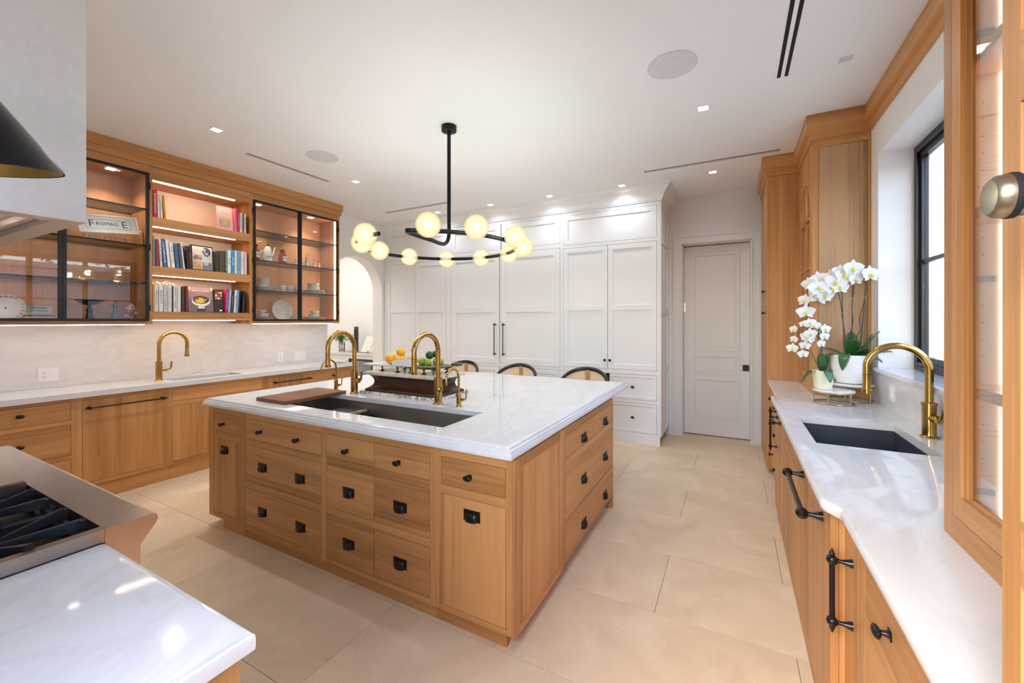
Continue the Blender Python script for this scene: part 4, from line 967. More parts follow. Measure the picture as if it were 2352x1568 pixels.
for k in range(4): bowl(XG, 2.985, zz + k * .026, .068, .034, ('bottom', 'second', 'third', 'top')[k] + ' small patterned bowl of the left stack', 'patterned bowls in the left stack')
cup(XG + .03, 3.205, S1, .042, .085, -PI / 2, 'patterned tea cup with its handle to the left', 'patterned tea cups in a row'); cup(XG + .02, 3.315, S1, .045, .09, -PI / 2, 'patterned tea cup in the middle, handle to the left', 'patterned tea cups in a row'); cup(XG, 3.425, S1, .045, .088, PI / 2, 'patterned tea cup with its handle to the right', 'patterned tea cups in a row')
zz = plates(XG, 3.66, S1, 4, .15, 'at the right of the third glass shelf')
for k in range(3): bowl(XG, 3.655, zz + k * .030, .078, .04, ('bottom', 'middle', 'top')[k] + ' small patterned bowl of the right stack', 'patterned bowls in the right stack')
zz = plates(XG, 2.985, S0, 4, .12, 'at the left of the cabinet floor')
cup(XG, 2.985, zz, .058, .046, 0.3, 'lower patterned cup on the left floor stack', 'patterned cups on plates'); cup(XG, 2.965, zz + .047, .048, .042, -PI / 2, 'upper patterned cup on the left floor stack', 'patterned cups on plates')
zz = plates(XG, 3.66, S0, 4, .15, 'at the right of the cabinet floor')
cup(XG, 3.665, zz, .065, .046, 0.3, 'lower patterned cup on the right floor stack', 'patterned cups on plates'); cup(XG, 3.675, zz + .047, .052, .042, PI / 2, 'upper patterned cup on the right floor stack', 'patterned cups on plates')
bm = L_([(.09, 0), (.10, .002), (.137, .014), (.137, .017), (.09, .006), (0, .005)], (0, 0, 0), 'x', seg=40)
for v in bm.verts: v.co.z *= .97
o = put('platter', mesh_from_bm('platter', bm, spotted, True), None, (-5.09, 3.272, S0 + .138), (0, -.16, 0)); tag(o, 'large round patterned platter standing behind the cups', 'plate')
cup(-4.96, 3.36, S0, .04, .07, -PI / 2, 'patterned cup in front of the standing platter', 'patterned cups on plates')

# things behind glass, left cabinet ----------------------------------------------------
t = thing('cheese_tray', 'white enamel tray lettered in black, tilted on a wire stand', 'tray', (-4.93, 1.575, S2 + .078))
def LT(bs): return mesh_from_bm('p', B(*bs), plain('enamel_cream', (226, 216, 200), .3, noise=.03))
put('tray', mesh_from_bm('tray', B((-.008, 0, -.205, .205, 0, .155), bev=.003), plain('enamel_cream', (226, 216, 200), .3, noise=.03)), t, origin(t))
ri = plain('enamel_rim', (240, 234, 222), .25); ln = plain('tray_print', (50, 46, 46), .5)
put('rim', mesh_from_bm('rim', B((-.002, .010, -.21, .21, -.004, .008), (-.002, .010, -.21, .21, .148, .16), (-.002, .010, -.21, -.196, .008, .148), (-.002, .010, .196, .21, .008, .148), bev=.002), ri), t, origin(t))
put('printed_border', mesh_from_bm('printed_border', B((.0002, .0008, -.155, .155, .035, .037), (.0002, .0008, -.155, .155, .118, .120), (.0002, .0008, -.155, -.153, .037, .118), (.0002, .0008, .153, .155, .037, .118)), ln), t, origin(t))
b = origin(t); V_ = (0, 0, 1)
text('F', t, b + Vector((.0012, -.118, .078)), (0, 1, 0), V_, .085, ln); text('ROMAG', t, b + Vector((.0012, -.012, .080)), (0, 1, 0), V_, .042, ln); text('E', t, b + Vector((.0012, .108, .078)), (0, 1, 0), V_, .085, ln)
t.rotation_euler = (.12, -.22, 0)
def wire_stand(x, y, z, w_, label):
    bm = bmesh.new()
    for k in range(9): tube(bm, [(x - .04, y - w_ / 2 + w_ * k / 8, z), (x - .04, y - w_ / 2 + w_ * k / 8, z + .045)], .0035, 6); tube(bm, [(x + .04, y - w_ / 2 + w_ * k / 8, z), (x + .04, y - w_ / 2 + w_ * k / 8, z + .045)], .0035, 6)
    for zz_ in (z + .004, z + .040):
        tube(bm, [(x - .04, y - w_ / 2, zz_), (x - .04, y + w_ / 2, zz_), (x + .04, y + w_ / 2, zz_), (x + .04, y - w_ / 2, zz_)], .0035, 6, True)
    tag(world('wire_basket', bm, plain('old_silver', (180, 168, 150), .35, .8, noise=.2), None, True, at=(x, y, z)), label, 'basket')
wire_stand(-4.97, 1.55, S2 + .002, .27, 'low pierced silver stand under the lettered tray'); wire_stand(-4.97, .99, 2.2126, .10, 'pierced silver basket high beside the range hood')
t = thing('letter_plate', 'round white plate with a ring of black letters standing upright', 'plate', (-5.04, .985, S0 + .105))
o = put('plate', mesh_from_bm('plate', L_([(.07, 0), (.075, .004), (.105, .012), (.105, .015), (.075, .006), (0, .005)], (0, 0, 0), 'x', seg=40), porc, True), t, origin(t))
b = origin(t)
for i, chh in enumerate('BONJOURBONJOURBONJOUR'):
    a = PI / 2 - i * 2 * PI / 21; u = Vector((0, math.cos(a), math.sin(a))); text(chh, t, b + Vector((.0155, 0, 0)) + u * .090, u.cross(Vector((1, 0, 0))) * -1 if False else Vector((0, math.sin(a), -math.cos(a))), u, .024, ln)
world('centre_mark', L_([(.006, 0), (.006, .001), (0, .001)], b + Vector((.0052, 0, 0)), 'x', 12), ln, t)
for k in range(5):
    s = tag(world('recipe_box', B((-5.08, -4.96, 1.085, 1.235, S0 + .0006 + k * .013, S0 + .0126 + k * .013)), plain('box_paper_%d' % k, ((214, 214, 206), (150, 150, 146), (224, 220, 212), (120, 110, 100), (220, 218, 210))[k], .6), at=(-5.02, 1.16, S0 + k * .013)),
            ('lowest', 'second lowest', 'middle', 'second from top', 'topmost')[k] + ' thin book in the flat pile beside the letter plate', 'book', 'flat pile of books in the glass cabinet')
s = tag(world('tin_sign', B((-5.05, -5.04, 1.082, 1.24, S0 + .066, S0 + .125)), plain('tin_sign', (196, 200, 190), .5), at=(-5.045, 1.16, S0 + .066)), 'small lettered tin sign standing on the flat pile of books', 'sign')
text('MERCERIE', s, (-5.0392, 1.16, S0 + .108), (0, 1, 0), V_, .022, ln); text('DE MAISON', s, (-5.0392, 1.165, S0 + .084), (0, 1, 0), V_, .018, ln)
t = thing('balance_scale', 'black iron balance scale with a wide shallow pan', 'scale', (-5.0, 1.455, S0))
world('stand', L_([(.05, 0), (.05, .006), (.03, .02), (.022, .05), (.018, .085), (.026, .095), (.018, .105), (.012, .13), (.02, .14)], (-5.0, 1.455, S0)), blackm, t, True)
world('pan', L_([(.015, 0), (.055, .012), (.10, .045), (.098, .047), (.05, .016), (0, .006)], (-5.0, 1.455, S0 + .1405)), blackm, t, True)
t = thing('kitchen_scale', 'grey green vintage kitchen scale with two arms', 'scale', (-5.0, 1.60, S0)); gg = plain('grey_green_enamel', (110, 132, 132), .4, .2)
world('base', B((-5.03, -4.97, 1.53, 1.68, S0, S0 + .018), bev=.003), gg, t)
world('column', L_([(.035, 0), (.028, .03), (.016, .06), (.014, .105), (.02, .12), (.038, .123), (.038, .128)], (-5.0, 1.625, S0 + .0185)), gg, t, True)
world('arm', T_([(-5.0, 1.51, S0 + .085), (-5.0, 1.56, S0 + .075), (-5.0, 1.62, S0 + .08), (-5.0, 1.66, S0 + .10)], .007, 8), gg, t, True)
world('weight', L_([(.018, 0), (.014, .016), (.006, .02), (.014, .032), (0, .04)], (-5.0, 1.628, S0 + .148)), brass, t, True)
bm = bmesh.new()
for i in range(26):
    a = rnd.uniform(0, 2 * PI); rr_ = rnd.uniform(0, .045); ball(bm, (-5.0 + rr_ * math.cos(a), 1.74 + rr_ * math.sin(a), S0 + .02 + rnd.uniform(0, .15) * (1 - rr_ * 8)), rnd.uniform(.012, .022), (1, 1, 1), 8, 6)
tag(world('coral_branch', bm, plain('pink_coral', (206, 170, 160), .7, noise=.1), None, True, at=(-5, 1.74, S0)), 'pinkish coral piece at the right end of the glass cabinet', 'coral')

# ================================================================ WHITE CABINET WALL
WF = Face('-y', 5.18)
SK = dict(style='shaker')
mwc = dict(mv=cabp, mh=cabp, carc=True)
K = 1.665
cabinet('pantry_cabinet', 'white shaker cabinet at the left end of the far wall next to the arch', WF, -5.245, -3.889, .107, 2.93, .60, [
    D('door', -5.18, -4.558, .894, 2.44, rails=(K,), w=.06, **SK), D('door', -4.558, -3.935, .894, 2.44, ('oval', -4.61, 1.02), rails=(K,), w=.06, **SK),
    D('door', -5.18, -3.935, 2.50, 2.89, w=.06, **SK), D('drawer', -5.18, -4.58, .534, .842, ('oval', -4.88, .69), w=.035, **SK), D('drawer', -5.18, -4.58, .134, .493, ('oval', -4.88, .32), w=.035, **SK),
    D('drawer', -4.535, -3.935, .534, .842, ('oval', -4.235, .69), w=.035, **SK), D('drawer', -4.535, -3.935, .134, .493, ('oval', -4.235, .32), w=.035, **SK)], group='white cabinets on the far wall', toe=(-5.245, -3.889, 0, .107, -.03, -.012), **mwc)
cabinet('fridge_cabinet', 'white shaker fridge cabinet with two long black bar handles', WF, -3.889, -2.026, .107, 2.93, .60, [
    D('door', -3.843, -2.985, .876, 2.475, (('bar', .42, True), -3.05, 1.235), rails=(K,), w=.085, **SK), D('door', -2.963, -2.048, .876, 2.475, (('bar', .42, True), -2.905, 1.235), rails=(K,), w=.085, **SK),
    D('door', -3.843, -2.975, 2.53, 2.89, w=.07, **SK), D('door', -2.953, -2.048, 2.53, 2.89, w=.07, **SK),
    D('drawer', -3.843, -2.985, .134, .845, w=.06, **SK), D('drawer', -2.963, -2.048, .134, .845, w=.06, **SK)], group='white cabinets on the far wall', toe=(-3.889, -2.026, 0, .107, -.03, -.012), **mwc)
cabinet('pantry_cabinet', 'white shaker cabinet with four drawers at the door end of the far wall', WF, -2.026, -.777, .107, 2.93, .60, [
    D('door', -2.003, -1.407, .894, 2.46, ('knob', -1.44, 1.005), rails=(K,), w=.06, **SK), D('door', -1.407, -.811, .894, 2.46, ('knob', -1.374, 1.005), rails=(K,), w=.06, **SK),
    D('door', -2.003, -.811, 2.50, 2.89, w=.06, **SK),
    D('drawer', -2.003, -1.43, .534, .842, ('oval', -1.716, .69), w=.03, **SK), D('drawer', -2.003, -1.43, .134, .493, ('oval', -1.716, .32), w=.03, **SK),
    D('drawer', -1.384, -.811, .534, .842, ('oval', -1.095, .69), w=.03, **SK), D('drawer', -1.384, -.811, .134, .493, ('oval', -1.095, .32), w=.03, **SK)],
    group='white cabinets on the far wall', toe=(-2.026, -.777, 0, .107, -.03, -.0), **mwc)
sf = Face('+x', -.776)
bm = bmesh.new()
for z0, z1 in ((.11, .86), (.86, 1.63), (1.63, 2.48), (2.48, 2.93)):
    for q in ((5.182, 5.24, z0, z1), (5.74, 5.825, z0, z1), (5.24, 5.74, z0, z0 + .04), (5.24, 5.74, z1 - .04, z1)): sf.bx(bm, q[0], q[1], q[2], q[3], 0, .012)
tag(world('end_panel', bm, cabp, at=(-.77, 5.5, .11)), 'white panelled side of the far cabinets beside the door', 'panel')
pw = [(0, 2.931), (.012, 2.931), (.014, 2.945), (.020, 2.95), (.024, 2.965), (.036, 3.00), (.058, 3.035), (.085, 3.060), (.095, 3.066), (.095, 3.085), (.112, 3.095), (.118, CZ - .001)]
crown('crown_moulding', 'white cove crown moulding above the far white cabinets', [(-5.248, 5.18), (-.765, 5.18), (-.765, YF - .001)][::1], m=cabp, prof=pw)

# ================================================================ RIGHT WALL
RF = Face('-x', .285)
TY = 4.79
cabinet('tall_cabinet', 'tall oak cabinet between the white door and the arched glass cabinet', RF, TY, 5.70, .04, 2.920, .60, [
    D('door', TY + .045, 5.655, 1.70, 2.86, ('knob', 5.0, 1.80)), D('door', TY + .045, 5.655, .12, 1.655, ('knob', 5.0, 1.58))], group='oak cabinets on the right wall', toe=(TY + .05, 5.65, 0, .04, -.05, -.03))
AF = Face('-x', .545)
# arched display cabinet standing on the counter
t = thing('arched_cabinet', 'oak display cabinet with arched muntin glass door behind the orchids', 'cabinet', (.73, 4.39, .9205), 'oak cabinets on the right wall')
ay0, ay1 = 4.0, TY - .002; oy0, oy1, ozb, ozs = 4.13, 4.67, 1.06, 2.40; oc, orr = (oy0 + oy1) / 2, (oy1 - oy0) / 2
ol = [(.545, ay0, .921), (.545, ay1, .921), (.545, ay1, 2.92), (.545, oc, 2.92), (.545, oc, ozs + orr)]
arcp = [(.545, oc + orr * math.sin(PI / 2 * i / 12), ozs + orr * math.cos(PI / 2 * i / 12)) for i in range(13)]
right = [(.545, ay1, .921), (.545, ay1, 2.92), (.545, oc, 2.92)] + arcp + [(.545, oy1, ozb), (.545, oc, ozb), (.545, oc, .921)]

bm = prism(right, (.022, 0, 0))
mir = [(.545, ay0, .921), (.545, ay0, 2.92), (.545, oc, 2.92)] + [(.545, 2 * oc - p[1], p[2]) for p in arcp] + [(.545, oy0, ozb), (.545, oc, ozb), (.545, oc, .921)]
b2 = prism(mir, (.022, 0, 0)); me_ = bpy.data.meshes.new('tmp'); b2.to_mesh(me_); b2.free(); bm.from_mesh(me_)
world('door', bm, oak_v, t)
bm = B((.55, .565, oc - .012, oc + .012, ozb, ozs + orr - .01), (.55, .565, oy0, oy1, 1.49, 1.51), (.55, .565, oy0, oy1, 1.93, 1.95), (.55, .565, oy0, oy1, 2.34, 2.36))
world('muntin', bm, oak_v, t); world('pane', B((.557, .560, oy0, oy1, ozb, ozs)), glass, t)
world('back_panel', B((.885, .903, ay0 + .03, ay1, .921, 2.92)), birch, t); world('far_panel', B((.568, .884, ay1 - .018, ay1, .921, 2.92)), birch, t)
for z in (1.48, 1.93, 2.34): world('shelf', B((.60, .884, ay0 + .035, ay1 - .02, z, z + .02)), birch, t)
world('led_strip', B((.60, .606, ay0 + .031, ay0 + .036, 1.0, 2.88)), led_w, t)
NF = Face('-y', ay0)
world('side_stile', NF.B((.567, .585, .921, 2.92, -.03, 0)), oak_v, t); world('side_stile', NF.B((.885, .903, .921, 2.92, -.03, 0)), oak_v, t)
world('side_rail', NF.B((.585, .885, .921, .965, -.03, 0)), oak_h, t); world('side_rail', NF.B((.585, .885, 2.86, 2.92, -.03, 0)), oak_h, t)
world('side_panel', NF.B((.585 + GAP, .885 - GAP, .965 + GAP, 2.86 - GAP, -.03, -.003)), wood('oak_grey_board', 'z', (186, 150, 112), (124, 92, 62), plank=7, bands=.55), t)
crown('crown_moulding', 'stepped oak crown moulding along the right cabinets and over the window', [(XR - .001, 1.585), (XR - .001, ay0), (.545, ay0), (.545, TY), (.285, TY), (.285, 5.70)],
      z0=2.90, prof=[(0, 2.921), (-.012, 2.921), (-.012, 2.985), (-.042, 2.995), (-.042, CZ - .001)])
# base units below the right counter
R3 = Face('-x', .318); R4F = Face('-x', .280); R5 = Face('-x', .318)
ZR0, ZR1 = .10, .879
cabinet('base_cabinet', 'oak drawer cabinet at the far end of the right counter', R3, 3.80, TY - .002, ZR0, ZR1, .56, [
    D('drawer', 3.84, 4.30, .70, .85, ('knob', 4.07, .775)), D('drawer', 3.84, 4.30, .42, .67, ('knob', 4.07, .545)), D('drawer', 3.84, 4.30, .13, .39, ('knob', 4.07, .26)),
    D('drawer', 4.30, 4.75, .70, .85, ('knob', 4.53, .775)), D('drawer', 4.30, 4.75, .42, .67, ('knob', 4.53, .545)), D('drawer', 4.30, 4.75, .13, .39, ('knob', 4.53, .26))], group='oak cabinets on the right wall', toe=(3.80, 4.72, 0, ZR0, -.07, -.05))
cabinet('base_cabinet', 'oak unit with a tall upright handle next to the right sink, far side', R4F, 3.13, 3.78, ZR0, ZR1, .59, [
    D('door', 3.17, 3.74, .13, .85, (('bar', .26, True), 3.62, .70), (('bar', .20, False), 3.45, .80))], group='oak cabinets on the right wall', toe=(3.13, 3.74, 0, ZR0, -.03, -.012))
cabinet('base_cabinet', 'oak sink cabinet under the right black sink', R4F, 2.33, 3.13, ZR0, ZR1, .59, [
    D('drawer', 2.37, 3.09, .745, .85), D('door', 2.37, 2.73, .13, .715), D('door', 2.73, 3.09, .13, .715)], group='oak cabinets on the right wall', toe=(2.33, 3.13, 0, ZR0, -.03, -.012))
cabinet('dishwasher_cabinet', 'oak dishwasher front with a thick bar handle in the right run', R4F, 1.70, 2.33, ZR0, ZR1, .59, [
    D('door', 1.735, 2.29, .13, .85, (('bar', .46, False, .010, .062), 2.06, .80))], group='oak cabinets on the right wall', toe=(1.70, 2.33, 0, ZR0, -.03, -.012))
cabinet('pullout_cabinet', 'narrow oak pull out with an upright handle at the counter step', R5, 1.50, 1.70, ZR0, ZR1, .55, [
    D('door', 1.535, 1.665, .13, .85, (('bar', .19, True, .0075, .05), 1.60, .665))], group='oak cabinets on the right wall', toe=(1.50, 1.70, 0, ZR0, -.07, -.05))
cabinet('base_cabinet', 'oak drawer cabinet under the glass cabinet, nearest the camera', R5, .76, 1.50, ZR0, ZR1, .55, [
    D('drawer', .80, 1.465, .70, .85, ('oval', 1.255, .775)), D('drawer', .80, 1.465, .42, .67, ('oval', 1.255, .55)), D('drawer', .80, 1.465, .13, .39, ('oval', 1.255, .27))], group='oak cabinets on the right wall', toe=(.76, 1.50, 0, ZR0, -.07, -.05))
# counter with bumped out middle and softened edge
RSX0, RSX1, RSY0, RSY1 = .345, .79, 2.42, 3.06
def rc(o):
    f = lambda a, b: (a, b)
    P = [(.900, .762), (.292 - o, .762), (.292 - o, 1.60)]
    P += [(.292 - .042 * (1 - math.cos(PI * k / 8)) / 2 - o, 1.60 + .09 * k / 8) for k in range(1, 9)]
    P += [(.250 - o, 3.76), (.252 - o, 3.772), (.258 - o, 3.778), (.292 - o, 3.79), (.292 - o, TY - .003), (.900, TY - .003)]
    return P
bm = bmesh.new()
prf = [(0 - .012, .92), (-.004, .918), (0, .912), (.001, .900), (0, .889), (-.004, .882), (-.012, .88)]
rings = []
for off, z in prf: rings.append([bm.verts.new((p[0], p[1], z)) for p in rc(off)])
for a, b in zip(rings, rings[1:]):
    for k in range(len(a) - 1): bm.faces.new((a[k], a[k + 1], b[k + 1], b[k]))
for z in (.92, .88):
    P = rc(-.012); i_lo = [p for p in P if p[1] <= RSY0]; i_hi = [p for p in P if p[1] > RSY0]
    fr = P[1:-1]; xf = .262
    near = [p for p in fr if p[1] < RSY0]; far = [p for p in fr if p[1] > RSY1]
    def F_(pts): bm.faces.new([bm.verts.new((p[0], p[1], z)) for p in pts])
    F_([(.900, .762)] + near + [(xf, RSY0), (.900, RSY0)]); F_([(xf, RSY0), (xf, RSY1), (RSX0, RSY1), (RSX0, RSY0)]); F_([(RSX1, RSY0), (RSX1, RSY1), (.900, RSY1), (.900, RSY0)])
    F_([(.900, RSY1), (xf, RSY1)] + far + [(.900, TY - .003)])
for a, b in (((RSX0, RSY0), (RSX1, RSY0)), ((RSX1, RSY0), (RSX1, RSY1)), ((RSX1, RSY1), (RSX0, RSY1)), ((RSX0, RSY1), (RSX0, RSY0))):
    bm.faces.new([bm.verts.new(q) for q in ((*a, .88), (*b, .88), (*b, .92), (*a, .92))])
bm.faces.new([bm.verts.new(q) for q in ((.9, .762, .88), (.9, TY - .003, .88), (.9, TY - .003, .92), (.9, .762, .92))])
bmesh.ops.remove_doubles(bm, verts=bm.verts, dist=1e-5)
o = world('right_countertop', bm, quartz, None, True, at=(.55, 2.8, .88)); tag(o, 'white stone countertop along the right wall with a bumped out middle', 'countertop')
sink('kitchen_sink', 'black undermount sink in the right countertop', RSX0, RSX1, RSY0, RSY1, .879, .24, sink_b)
world_rack = tag(world('sink_caddy', B((.36, .47, 3.005, 3.012, .80, .806), (.36, .47, 2.93, 2.937, .80, .806), (.36, .367, 2.937, 3.005, .80, .806), (.465, .472, 2.93, 3.012, .80, .806), (.40, .407, 2.937, 3.005, .80, .806)), steel, at=(.41, 2.97, .80)), 'small steel caddy hooked in the black sink corner', 'caddy')
faucet('kitchen_faucet', 'large brass gooseneck faucet at the right black sink', (.857, 2.80), (-1, 0, 0), (.25, -1, 0), H=.452, R=.122, zc=.92, r=.0165, br=.0275, bh=.16, lever=.055)
tag(world('backsplash', B((.896, .9035, 1.585, ay0 - .001, .9205, WZ0 - .029)), marble_splash, at=(.89, 2.8, .92)), 'pale stone backsplash below the window on the right', 'backsplash')
outlet('outlet_plate', 'white socket plate on the right backsplash beside the plant stands', 3.46, 3.54, .985, 1.09, [('s', 3.50)], Face('-x', .896))
# near glass cabinet
gy1 = 1.578; gx = .513; GF = Face('-x', gx)
t = thing('glass_cabinet', 'tall oak glass door cabinet on the right counter nearest the camera', 'cabinet', (.71, 1.17, .9205), 'oak cabinets on the right wall')
world('stile', GF.B((1.534, gy1, .921, CZ - .002, -.022, 0)), oak_v, t); world('stile', GF.B((.762, .81, .921, CZ - .002, -.022, 0)), oak_v, t)
world('rail', GF.B((.81, 1.534, .921, .985, -.022, 0)), oak_h, t)
dd = world('door', GF.B((1.483, 1.532, .987, CZ - .06, -.020, 0), (.812, .86, .987, CZ - .06, -.020, 0)), oak_v, t)
world('door_rail', GF.B((.86, 1.483, .987, 1.045, -.020, 0)), oak_h, dd)
world('rebate', GF.B((1.472, 1.483, 1.045, CZ - .06, -.020, -.007), (1.462, 1.472, 1.05, CZ - .06, -.020, -.013), (.86, 1.462, 1.045, 1.052, -.020, -.010)), oak_v, dd)
world('pane', GF.B((.86, 1.462, 1.052, CZ - .06, -.018, -.015)), glass, dd)
world('side_panel', B((gx + .023, .90, gy1 - .018, gy1, .921, CZ - .002)), birch, t); world('side_panel', B((gx + .023, .90, .762, .78, .921, CZ - .002)), birch, t)
world('back_panel', B((.886, .90, .78, gy1 - .018, .921, CZ - .002)), birch, t); world('bottom_panel', B((gx + .023, .886, .78, gy1 - .018, .921, .94)), birch, t)
for z in (1.303, 1.757, 2.152): world('shelf', B((gx + .026, .886, .782, gy1 - .019, z, z + .028)), oak_h, t)
world('led_strip', B((.618, .626, gy1 - .022, gy1 - .0185, .95, CZ - .01)), led_w, t)
world('shelf_light', B((.585, .645, 1.375, 1.445, 2.148, 2.1518)), down_e, t)
bm = bmesh.new()
for k in range(48):
    z = 1.0 + k * .045
    if min(abs(z - q) for q in (1.316, 1.77, 2.166, 1.05, 1.61, 2.26)) > .045: lathe(bm, [(.0018, 0), (.0018, .0006), (0, .0006)], (.582, gy1 - .0185, z), 'y', 8)
tag(world('peg_hole', bm, dark, t), kind='stuff')
lamp('SPOT', (.615, 1.41, 2.14), 1.5, (1, .85, .7), .03, spot=math.radians(120))
for z in (1.05, 1.61, 2.26):
    h = tag(world('hinge', B((.536, .556, gy1 - .0205, gy1 - .0182, z - .035, z + .035), bev=.001), steel, t), label='steel concealed hinge'); world('hinge_arm', B((.532, .60, gy1 - .032, gy1 - .0206, z - .008, z + .008), bev=.001), steel, h)
# tall near unit with panes and a barrel handle
t = thing('tall_unit', 'tall oak framed unit at the right edge of the view with pale panes', 'cabinet', (.6, .40, 0), 'oak cabinets on the right wall')
PF = Face('-x', .300); pe = .757; pl = plain('frosted_pane', (196, 198, 202), .2, noise=.02)
world('stile', PF.B((pe - .038, pe, 0, CZ - .002, -.03, 0)), oak_v, t); world('stile', PF.B((.10, .16, 0, CZ - .002, -.03, 0)), oak_v, t)
for z0, z1 in ((0, .10), (1.185, 1.262), (1.76, 1.845), (2.9, CZ - .002)):
    world('rail', PF.B((.16, pe - .038, z0, z1, -.03, 0)), oak_h, t)
for z0, z1 in ((.10, 1.185), (1.262, 1.76)): world('pane', PF.B((.16, pe - .038, z0, z1, -.025, -.015)), pl, t); world('gasket', PF.B((pe - .044, pe - .038, z0, z1, -.015, -.006), (.16, pe - .044, z0, z0 + .005, -.015, -.006), (.16, pe - .044, z1 - .005, z1, -.015, -.006)), blackm, t)
world('upper_panel', PF.B((.16, pe - .038, 1.845, 2.9, -.025, -.012)), oak_v, t)
world('side_panel', B((.331, .90, pe - .018, pe, 0, CZ - .002)), oak_v, t)
hb_ = world('barrel_handle', L_([(0, 0), (.017, .002), (.021, .006), (.022, .014), (.022, .016), (.0205, .018), (.0205, .070)], (.226, .60, 1.625), 'x', 24), plain('handle_nickel', (150, 138, 118), .3, .9), t, True)
world('ring', L_([(.0225, 0), (.0228, .003), (.0225, .006)], (.240, .60, 1.625), 'x', 24), dark, hb_)

# ================================================================ NEAR LEFT: counter, range, hood
cabinet('base_cabinet', 'oak drawer cabinet under the near left counter corner', Face('+y', .435), -1.40, -.815, .09, .879, .74, [
    D('drawer', -1.365, -.85, .70, .85, ('oval', -1.10, .775)), D('drawer', -1.365, -.85, .42, .67, ('oval', -1.10, .545)), D('drawer', -1.365, -.85, .12, .39, ('oval', -1.10, .26))], toe=(-1.40, -.83, 0, .09, -.07, -.05))
bm = B((-.8149, -.80, -.30, .435, .09, .879)); tag(world('end_panel', bm, oak_v, at=(-.81, .07, .09)), 'oak end panel of the near left cabinet facing the camera', 'panel')
tag(world('small_switch', B((-.7995, -.796, .18, .25, .74, .79)), blackm, at=(-.8, .2, .76)), 'small black switch plate low on the near oak end panel', 'switch')
def ro(o): return [(-1.448 - o * 0, YB + .003), (-.788 + o, YB + .003), (-.788 + o, .456 + o), (-1.448 - o * 0, .456 + o)]
prf = [(-.016, .92), (-.006, .9185), (-.001, .914), (0, .907), (0, .893), (-.001, .886), (-.006, .8815), (-.016, .88)]
bm = sweep(ro, prf, 4); bm.verts.ensure_lookup_table(); n = len(bm.verts)
bm.faces.new([bm.verts[i] for i in range(4)]); bm.faces.new([bm.verts[i] for i in range(n - 4, n)])
tag(world('near_countertop', bm, quartz, None, True, at=(-1.1, .1, .88)), 'white stone countertop corner in the near left foreground', 'countertop')
rx0, rx1 = -2.80, -1.452
t = thing('range_cooker', 'wide stainless steel range with black grates and a bullnose front', 'range', ((rx0 + rx1) / 2, .1, 0))
RZ = .955
side = [(rx1, -.30, .10), (rx1, .526, .10), (rx1, .526, .880), (rx1, .560, .925), (rx1, .566, .938), (rx1, .562, .951), (rx1, .552, RZ), (rx1, .452, RZ), (rx1, .452, .10 + .80), (rx1, -.30, .90)]
world('body', prism([(-2.80, p[1], p[2]) for p in side], (rx1 - rx0, 0, 0)), steel, t)
world('rear_trim', B((rx0, rx1, -.30, -.24, .90, RZ)), steel, t)
world('side_trim', B((rx1 - .028, rx1 - .001, -.24, .4515, .9005, RZ)), steel, t); world('side_trim', B((rx0 + .001, rx0 + .028, -.24, .4515, .9005, RZ)), steel, t)
world('burner_pan', B((rx0 + .03, rx1 - .03, -.238, .45, .9005, .912)), pan_b, t)
tag(world('griddle_cover', B((-2.60, -2.06, -.22, .448, .9125, .972), bev=.004), steel, t), label='raised steel griddle cover')
for bx_ in (-1.90, -1.62):
    for by_ in (-.07, .27):
        br_ = world('burner', L_([(.055, 0), (.055, .012), (.04, .016), (.035, .022), (0, .024)], (bx_, by_, .9125)), iron, t, True)
        bm = bmesh.new()
        for k in range(8):
            a = k * PI / 4 + PI / 8; u = Vector((math.cos(a), math.sin(a), 0)); s_ = Vector((-u.y, u.x, 0)) * .0065; c0 = Vector((bx_, by_, 0))
            ex = min(.135 / max(abs(u.x), .01), .165 / max(abs(u.y), .01))
            q = [c0 + u * .035, c0 + u * ex]; za, zb_ = .948, .966
            vv = [bm.verts.new(p) for p in (q[0] + s_ * .6 + Vector((0, 0, za - .012)), q[0] - s_ * .6 + Vector((0, 0, za - .012)), q[1] - s_ + Vector((0, 0, .935)), q[1] + s_ + Vector((0, 0, .935)),
                                            q[0] + s_ * .5 + Vector((0, 0, za)), q[0] - s_ * .5 + Vector((0, 0, za)), q[1] - s_ + Vector((0, 0, zb_)), q[1] + s_ + Vector((0, 0, zb_)))]
            for f in ((0, 3, 2, 1), (4, 5, 6, 7), (0, 1, 5, 4), (1, 2, 6, 5), (2, 3, 7, 6), (3, 0, 4, 7)): bm.faces.new([vv[i] for i in f])
            box(bm, q[1].x - .008, q[1].x + .008, q[1].y - .008, q[1].y + .008, .912, .962)
        world('grate', bm, iron, t)
        bm = bmesh.new()
        for q in ((bx_ - .138, bx_ + .138, by_ - .168, by_ - .158), (bx_ - .138, bx_ + .138, by_ + .158, by_ + .168), (bx_ - .138, bx_ - .128, by_ - .158, by_ + .158), (bx_ + .128, bx_ + .138, by_ - .158, by_ + .158)): box(bm, *q, .925, .936)
        world('grate_frame', bm, iron, t)
world('oven_handle', T_([(rx0 + .08, .585, .70), (rx1 - .08, .585, .70)], .013, 12), steel, t, True)
world('oven_door', B((rx0 + .01, rx1 - .01, .527, .54, .15, .74)), steel, t)
for k in range(6): world('leg', L_([(.02, 0), (.02, .10)], (rx0 + .1 + (k % 2) * (rx1 - rx0 - .2), -.2 + .3 * (k // 2), 0)), steel, t)
